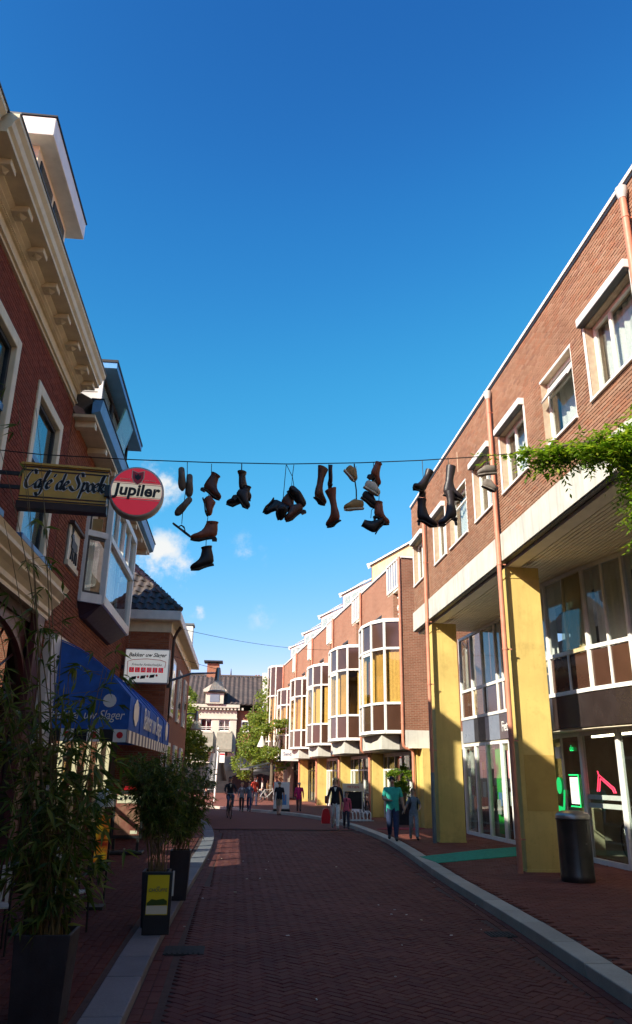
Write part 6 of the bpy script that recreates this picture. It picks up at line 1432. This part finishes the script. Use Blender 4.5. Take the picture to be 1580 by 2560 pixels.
# ------------------------------------------------------------------ bicycles
def bicycle(label, loc, rz, mat='black', group='bicycles', scale=1.0):
    t = thing('bicycle', label, 'bicycle', loc, (0, 0, rz), group); t.scale = (scale,)*3
    for x, nm in ((-.52, 'rear_wheel'), (.52, 'front_wheel')):
        n = 28; w_ = MB(); w_.loft([[Vector((x+(.33+.018*math.cos(b))*math.cos(a), .018*math.sin(b), .345+(.33+.018*math.cos(b))*math.sin(a))) for b in [2*math.pi*j/6 for j in range(6)]] for a in [2*math.pi*i/n for i in range(n+1)]], False, False)
        wo = w_.build(nm, 'black', t, True, local=True); sp = MB()
        for i in range(14):
            a = 2*math.pi*i/14; sp.tube([(x, 0, .345), (x+.32*math.cos(a), 0, .345+.32*math.sin(a))], .003, 3)
        sp.build('spokes', 'steel', wo, local=True)
    fr = MB(); bb_, st_, hd, ra, fa = (-.08, 0, .3), (-.2, 0, .78), (.36, 0, .82), (-.52, 0, .345), (.52, 0, .345)
    for a, b in ((bb_, st_), (bb_, (.38, 0, .68)), (st_, hd), (bb_, ra), (st_, ra), ((.34, 0, .92), fa)): fr.tube([a, b], .018, 6)
    fr.build('frame', mat, t, local=True)
    MB().tube([st_, (-.23, 0, .92)], .014, 6).build('seat_post', 'steel', t, local=True)
    MB().loft([[Vector((x, -w_, z)), Vector((x, w_, z)), Vector((x, w_, z+.04)), Vector((x, -w_, z+.04))] for x, w_, z in ((-.36, .09, .93), (-.24, .08, .92), (-.1, .02, .93))]).build('saddle', 'black', t, True, local=True)
    MB().tube([(.18, -.28, 1.02), (.3, -.2, 1.06), (.34, 0, 1.03), (.3, .2, 1.06), (.18, .28, 1.02)], .014, 6).build('handlebar', 'steel', t, local=True)
    MB().tube([(.34, 0, .9), (.34, 0, 1.04)], .016, 6).build('stem', 'steel', t, local=True)
    for x, r_ in ((-.52, .38), (.52, .38)): MB().tube([(x+r_*math.cos(a), 0, .345+r_*math.sin(a)) for a in [R(15+15*i) for i in range(11)]], .02, 5).build('mudguard', mat, t, local=True)
    MB().lathe([(.001, .0), (.05, .01), (.05, .05)], (.42, 0, .82), 8, 'x').build('headlamp', 'steel', t, True, local=True)
    for s_ in (-1, 1): MB().tube([(-.08, 0, .3), (-.08+.1*s_, s_*.08, .3-.12*s_), (-.08+.1*s_, s_*.16, .3-.12*s_)], .012, 5).build('pedal_crank', 'steel', t, local=True)
    return t
bicycle('bicycle with bright metal parts shown inside the near shop window', (8.65, 17.0, .25), R(80), 'steel'); bicycle('second bicycle further inside the near shop window', (9.2, 16.0, .11), R(75), 'steel'); bicycle('bicycle behind the glass of the further shop', (8.9, 25.6, .11), R(80))
q = at(672, 2010, Z=.1); bicycle('pale bicycle parked by the far terrace', (q.x, q.y+3, .1), R(20), 'hopper')
q = at(905, 2045, Z=.11); bicycle('bicycle standing in the white rack', (q.x+.2, q.y+.5, .11), R(95))
# ------------------------------------------------------------------ people
def cloth(n, c, r_=.85): return M(n, c, r_, var=.2, scale=14, bmp=.35, bscale=40)
def person(label, loc, rz, h=1.75, top=(.1, .1, .1), legs=(.05, .06, .1), shoes=(.02, .02, .02), hair=(.05, .03, .02), hairlen=0, sleeve='short', shorts=False, swing=.3, arms=None, build=1.0, skirt=False, seat=None, inner=None, long_coat=False, skinc=(.58, .34, .24)):
    t = thing('person', label, 'person', loc, (0, 0, rz)); k = h/1.75
    V = []; Rd = []; Ed = []; Em = []
    def v(p, r_): V.append(Vector(p)*k); Rd.append(r_*k); return len(V)-1
    Ea = []
    def e(a, b, m, arm=0): Ed.append((a, b)); Em.append(m); Ea.append(arm)
    SK, TP, LG, SH = 0, 1, 2, 3
    pel = v((0, 0, .95), .15*build); wa = v((0, 0, 1.1), .142*build); chs = v((0, -.01, 1.3), .155*build); nk0 = v((0, 0, 1.46), .07); nk = v((0, -.01, 1.53), .052); hd0 = v((0, -.02, 1.6), .07); hd1 = v((0, -.015, 1.68), .096); hd2 = v((0, -.005, 1.735), .06)
    e(pel, wa, TP); e(wa, chs, TP); e(chs, nk0, TP); e(nk0, nk, SK); e(nk, hd0, SK); e(hd0, hd1, SK); e(hd1, hd2, SK)
    nose = v((0, -.115, 1.645), .013); e(hd1, nose, SK)
    for s_ in (-1, 1):
        ph = swing*s_
        hip = v((s_*.095, 0, .9), .1*build)
        if seat: kn = v((s_*.11, -.38, .86+seat*s_), .07); an = v((s_*.1, -.28, .45+seat*s_), .05); toe = v((s_*.1, -.46, .38+seat*s_), .035)
        else:
            kn = v((s_*.095, -math.sin(ph)*.42-.02, .9-.43*math.cos(ph)), .078*build); bk = ph-max(0, -ph)*.9
            an = v((s_*.09, V[kn].y/k-math.sin(ph-.45 if ph < 0 else ph*.6)*.4, .1+max(0, -ph)*.25), .045 if shorts else .058); toe = v((s_*.11, V[an].y/k-.19, .045+max(0, -ph)*.08), .046)
        e(pel, hip, LG); e(hip, kn, LG); e(kn, an, SK if shorts else LG); e(an, toe, SH)
        shd = v((s_*.175*build, 0, 1.41), .07*build); e(chs, shd, TP)
        A = (arms or {}).get(s_)
        el, wr = A if A else ((s_*.225*build, math.sin(ph)*.16+.02, 1.13), (s_*.235*build, math.sin(ph)*.34-.06, .9))
        el_ = v(el, .045*build); wr_ = v(wr, .031); d = (Vector(wr)-Vector(el)).normalized(); pm = v(Vector(wr)+d*.06, .03)
        e(shd, el_, TP, 1); e(el_, wr_, SK if sleeve == 'short' else TP, 1); e(wr_, pm, SK, 1)
        sd_ = d.cross(Vector((0, 1, 0))); sd_ = sd_.normalized() if sd_.length > .1 else Vector((1, 0, 0)); o_ = d.cross(sd_)
        for q in range(4):
            f1 = v(Vector(wr)+d*(.1+.01*(q in (1, 2)))+o_*(.03-.02*q), .0095); f2 = v(Vector(wr)+d*(.135+.018*(q in (1, 2)))+o_*(.032-.021*q)+sd_*(-.018*s_), .008); e(pm, f1, SK, 1); e(f1, f2, SK, 1)
        th = v(Vector(wr)+d*.07+o_*.045, .011); th2 = v(Vector(wr)+d*.1+o_*.06, .009); e(wr_, th, SK, 1); e(th, th2, SK, 1)
    me = bpy.data.meshes.new('body'); me.from_pydata([tuple(x) for x in V], Ed, []); ob = bpy.data.objects.new('body', me); COL.objects.link(ob)
    md = ob.modifiers.new('s', 'SKIN'); md.use_smooth_shade = True
    for i, sv in enumerate(me.skin_vertices[0].data): sv.radius = (Rd[i], Rd[i]*(.72 if i in (0, 1, 2) else 1)); sv.use_root = (i == 0)
    ob.modifiers.new('u', 'SUBSURF').levels = 1
    dg = bpy.context.evaluated_depsgraph_get(); nm = bpy.data.meshes.new_from_object(ob.evaluated_get(dg)); bpy.data.objects.remove(ob)
    nm.materials.clear(); sk = M('skin_tone', skinc, .55, var=.08, bmp=.02)
    tm = cloth('top_cloth', top); lm = cloth('leg_cloth', legs); sm = cloth('shoe_leather', shoes, .5)
    for m_ in (sk, tm, lm, sm): nm.materials.append(m_)
    for p in nm.polygons:
        c = p.center; best = 1e9; bm_ = 0; arm_ = 0
        for (a, b), m_, ar_ in zip(Ed, Em, Ea):
            A_, B_ = V[a], V[b]; ab_ = B_-A_; u = max(0, min(1, (c-A_).dot(ab_)/max(1e-9, ab_.length_squared))); dd = (c-(A_+ab_*u)).length-(Rd[a]*(1-u)+Rd[b]*u)
            if dd < best:
                best = dd; bm_ = m_; arm_ = ar_
                if ar_ and m_ == TP and sleeve == 'short' and u > .75: bm_ = SK
        z = c.z/k
        if not seat:
            if not arm_ and .6 < z < 1.46: bm_ = TP if z > (.74 if long_coat else .86) else LG
            if shorts and bm_ == LG and z < .55: bm_ = SK
        p.material_index = bm_
    link('body', nm, t, local=True)
    hm = M('hair', hair, .6, var=.3, scale=30, bmp=.4); hb_ = MB()
    rings = []; n = 14
    zb_ = {0: 1.64, 1: 1.54, 2: 1.47}[hairlen]
    for z, r_ in ((1.785, .012), (1.775, .05), (1.75, .083), (1.71, .099), (1.66, .1), (zb_, .1 if hairlen else .088)):
        ring = []
        for j in range(n):
            a = 2*math.pi*j/n; f_ = -math.sin(a)   # 1 towards the face
            zz = z
            if f_ > .25: zz = max(z, 1.70+.02*math.cos(a*3))
            rr = r_*(1+random.uniform(-.04, .05)*(1+hairlen))
            ring.append(Vector((math.cos(a)*rr*.95, math.sin(a)*rr*1.05+.0, zz))*k)
        rings.append(ring)
    hb_.loft(rings, True, False).build('hair', hm, t, True, local=True)
    for s_ in (-1, 1):
        MB().lathe([(.001, -.009), (.011, 0), (.001, .009)], Vector((s_*.033, -.098, 1.672))*k, 7, cap=False).build('eye', 'ink', t, True, local=True)
        MB().lathe([(.001, -.03), (.014, 0), (.001, .03)], Vector((s_*.09, -.005, 1.655))*k, 7, cap=False).build('ear', sk, t, True, local=True)
    MB().box(-.022*k, .022*k, -.101*k, -.094*k, 1.612*k, 1.618*k).build('mouth', 'signred', t, local=True)
    if inner: MB().prism([Vector(p)*k for p in ((-.05, -.112, 1.44), (.05, -.112, 1.44), (.01, -.14, 1.3), (-.01, -.14, 1.3))], (0, -.006, 0)).build('neckline', cloth('inner_top', inner), t, local=True)
    return t
def hz(px, py0, Y): return at(px, py0, Y=Y).z-.11
P = lambda px, py, z=.11: at(px, py, Z=z)
p = P(983, 2103); person('man in a teal T-shirt and dark jeans walking towards the camera', (p.x, p.y, .11), R(-10), hz(983, 1944, p.y), (.04, .42, .33), (.03, .045, .11), hair=(.012, .008, .006), swing=.22, build=1.25, arms={-1: ((-.27, -.02, 1.15), (-.1, -.25, 1.12)), 1: ((.28, .0, 1.15), (.33, -.05, .9))}, skinc=(.48, .27, .19))
p = P(1036, 2101); person('boy with a dark backpack beside the man in teal', (p.x, p.y, .11), R(-5), hz(1036, 1972, p.y), (.22, .24, .28), (.3, .32, .36), hair=(.25, .15, .06), swing=.2, build=.92, arms={-1: ((-.25, .02, 1.15), (-.36, -.06, 1.0)), 1: ((.27, .05, 1.16), (.2, -.14, 1.05))})
bkp = thing('backpack', 'dark backpack worn by the boy', 'backpack', (p.x, p.y+.17, 1.0)); kq = .8
MB().box(p.x-.14, p.x+.14, p.y+.1, p.y+.24, .9, 1.28).build('bag', 'dark', bkp, bevel=.04)
for s_ in (-1, 1): MB().tube([(p.x+s_*.1, p.y+.12, 1.26), (p.x+s_*.11, p.y-.02, 1.3), (p.x+s_*.1, p.y-.13, 1.15), (p.x+s_*.12, p.y+.02, .95)], .022, 6).build('strap', 'dark', bkp)
p = P(838, 2074); pw = p
person('blonde woman in a dark cardigan and pale trousers walking with a girl', (p.x, p.y, .11), R(-8), hz(838, 1946, p.y), (.014, .012, .02), (.7, .67, .63), (.25, .22, .2), (.62, .4, .16), 1, 'long', swing=.24, build=1.02, inner=(.7, .68, .62), arms={-1: ((-.25, .02, 1.14), (-.28, -.04, .9)), 1: ((.25, .0, 1.14), (.28, -.08, .92))})
hbg = thing('red_bag', 'red carrier bag hanging from the blonde woman hand', 'bag', (p.x-.33, p.y, .5))
MB().loft([[Vector((p.x-.33+sx*a, p.y+sy*.07, z)) for sx, sy in ((-1, -1), (1, -1), (1, 1), (-1, 1))] for a, z in ((.14, .3), (.16, .5), (.11, .74), (.05, .8))]).build('sack', 'signred', hbg, bevel=.02); MB().tube([(p.x-.38, p.y, .78), (p.x-.32, p.y-.03, .93), (p.x-.27, p.y, .78)], .008, 5).build('handle', 'signred', hbg)
sbg = thing('shoulder_bag', 'brown shoulder bag of the blonde woman', 'bag', (p.x-.3, p.y+.05, 1.0)); MB().box(p.x-.36, p.x-.24, p.y-.12, p.y+.16, .95, 1.2).build('bag', LE['red'], sbg, bevel=.03); MB().tube([(p.x-.29, p.y, 1.2), (p.x-.17, p.y-.06, 1.5), (p.x-.24, p.y+.1, 1.2)], .012, 5).build('strap', LE['red'], sbg)
p = P(866, 2074); person('small girl in a pink jacket beside the blonde woman', (p.x, p.y, .11), R(-5), hz(866, 1980, p.y), (.6, .1, .16), (.03, .03, .05), hair=(.06, .03, .015), hairlen=1, sleeve='long', swing=.2, inner=(.1, .02, .03))
p = P(697, 2040); person('man in a dark shirt and beige shorts seen from behind', (p.x, p.y, .11), R(165), hz(697, 1955, p.y), (.012, .012, .018), (.34, .29, .2), (.02, .02, .02), (.2, .17, .14), shorts=True, swing=.15, build=1.12)
p = P(747, 2030); person('person in a bright pink jacket seen from behind', (p.x, p.y, .11), R(175), hz(747, 1957, p.y), (.5, .015, .12), (.14, .07, .06), hair=(.4, .36, .3), sleeve='long', swing=.18, build=1.15, long_coat=True)
p = P(603, 2030, .0); person('woman in a grey jacket and black trousers in the far couple', (p.x, p.y, 0), R(-5), at(603, 1957, Y=p.y).z, (.22, .22, .23), (.02, .02, .025), hair=(.4, .28, .12), hairlen=1, sleeve='long', swing=.2, inner=(.7, .7, .7))
p = P(622, 2030, .0); person('man in a blue denim jacket and jeans in the far couple', (p.x, p.y, 0), R(-8), at(622, 1955, Y=p.y).z, (.12, .16, .22), (.035, .05, .12), hair=(.05, .03, .02), sleeve='long', swing=.22, inner=(.7, .7, .7))
p = P(637, 2022, .0); person('person in a red top behind the far couple', (p.x, p.y+2, 0), R(10), 1.72, (.4, .04, .02), (.3, .3, .32), hair=(.05, .03, .02), sleeve='long', swing=.25)
# cyclist riding towards the camera
p = P(572, 2046, 0.0); bicycle('black bicycle ridden towards the camera', (p.x, p.y, 0), R(-82), 'black')
person('cyclist in a dark jacket and jeans riding towards the camera', (p.x+.0, p.y+.22, 0.02), R(8), 1.72, (.018, .018, .022), (.09, .12, .18), hair=(.1, .07, .05), sleeve='long', seat=.1, inner=(.5, .45, .3), arms={-1: ((-.27, -.2, 1.2), (-.24, -.46, 1.08)), 1: ((.27, -.2, 1.2), (.24, -.46, 1.08))})
# people at the far terrace
random.seed(77); cols = [((.6, .25, .2), (.1, .1, .12)), ((.5, .45, .4), (.05, .05, .08)), ((.55, .12, .05), (.3, .3, .3)), ((.3, .35, .4), (.1, .08, .06)), ((.6, .5, .2), (.1, .1, .1)), ((.5, .2, .22), (.06, .06, .1))]
wd = ['salmon', 'pale grey', 'orange', 'blue grey', 'yellow', 'rose']; near_ = ['nearest the closed parasol', 'left of the parked bicycle', 'right of the parked bicycle', 'behind the red topped person', 'at the edge of the dark awning', 'under the feathery tree']
for i, px in enumerate((512, 655, 682, 640, 668, 690)):
    person(f'far terrace guest in a {wd[i]} top {near_[i]}', (at(px, 2010, Y=58+i).x, 58+i, 0), R(random.uniform(-120, 120)), 1.7 if i % 2 else 1.5, *cols[i], sleeve='long', swing=.1)
for i, px in enumerate((520, 648, 676)):
    c = at(px, 2010, Y=61+i*1.2); tt = thing('far_table', f"{['leftmost', 'middle', 'rightmost'][i]} white cafe table on the far terrace", 'table', (c.x, c.y, 0)); MB().lathe([(.45, .72), (.45, .75), (.001, .76)], (c.x, c.y, 0), 12, cap=False).build('table_top', 'signwhite', tt, True); MB().tube([(c.x, c.y, 0), (c.x, c.y, .72)], .03, 6).build('leg', 'black', tt)
# ------------------------------------------------------------------ the street goes on behind the camera; end house added to block sky glow
for nm, lab, x0, x1, y0, y1, zt, m_ in (('row_house', 'brown brick row house on the left side behind the camera', -12, -3.5, -34, -10.2, 9.6, 'brick_c'), ('row_house', 'red brick row house on the right side behind the camera', 5.8, 14, -34, -10.2, 11.0, 'brick_far'), ('row_house', 'unseen brick house added across the street behind the camera to block sky glow', -14, 16, -48, -36, 12.0, 'brick_c')):
    t = thing(nm, lab, 'building', ((x0+x1)/2, (y0+y1)/2, 0)); BX('brick_wall', m_, t, x0, x1, y0, y1, .05, zt); BX('roof', 'tile', t, x0-.2, x1+.2, y0-.2, y1+.2, zt, zt+.3)
    for z in (1.2, 4.2, 7.2):
        for q in range(4):
            if x1-x0 > 20: a = x0+4+q*6; f = MB().box(a, a+1.4, y1-.02, y1+.05, z, z+1.9).build('window', 'white', t); BX('pane', 'glass', f, a+.12, a+1.28, y1+.05, y1+.056, z+.12, z+1.78)
            else:
                a = y0+2.5+q*5.6; xs = x1 if x1 < 0 else x0; sg = 1 if x1 < 0 else -1; f = MB().box(min(xs-.02*sg, xs+.05*sg), max(xs-.02*sg, xs+.05*sg), a, a+1.4, z, z+1.9).build('window', 'white', t); BX('pane', 'glass', f, min(xs+.05*sg, xs+.056*sg), max(xs+.05*sg, xs+.056*sg), a+.12, a+1.28, z+.12, z+1.78)
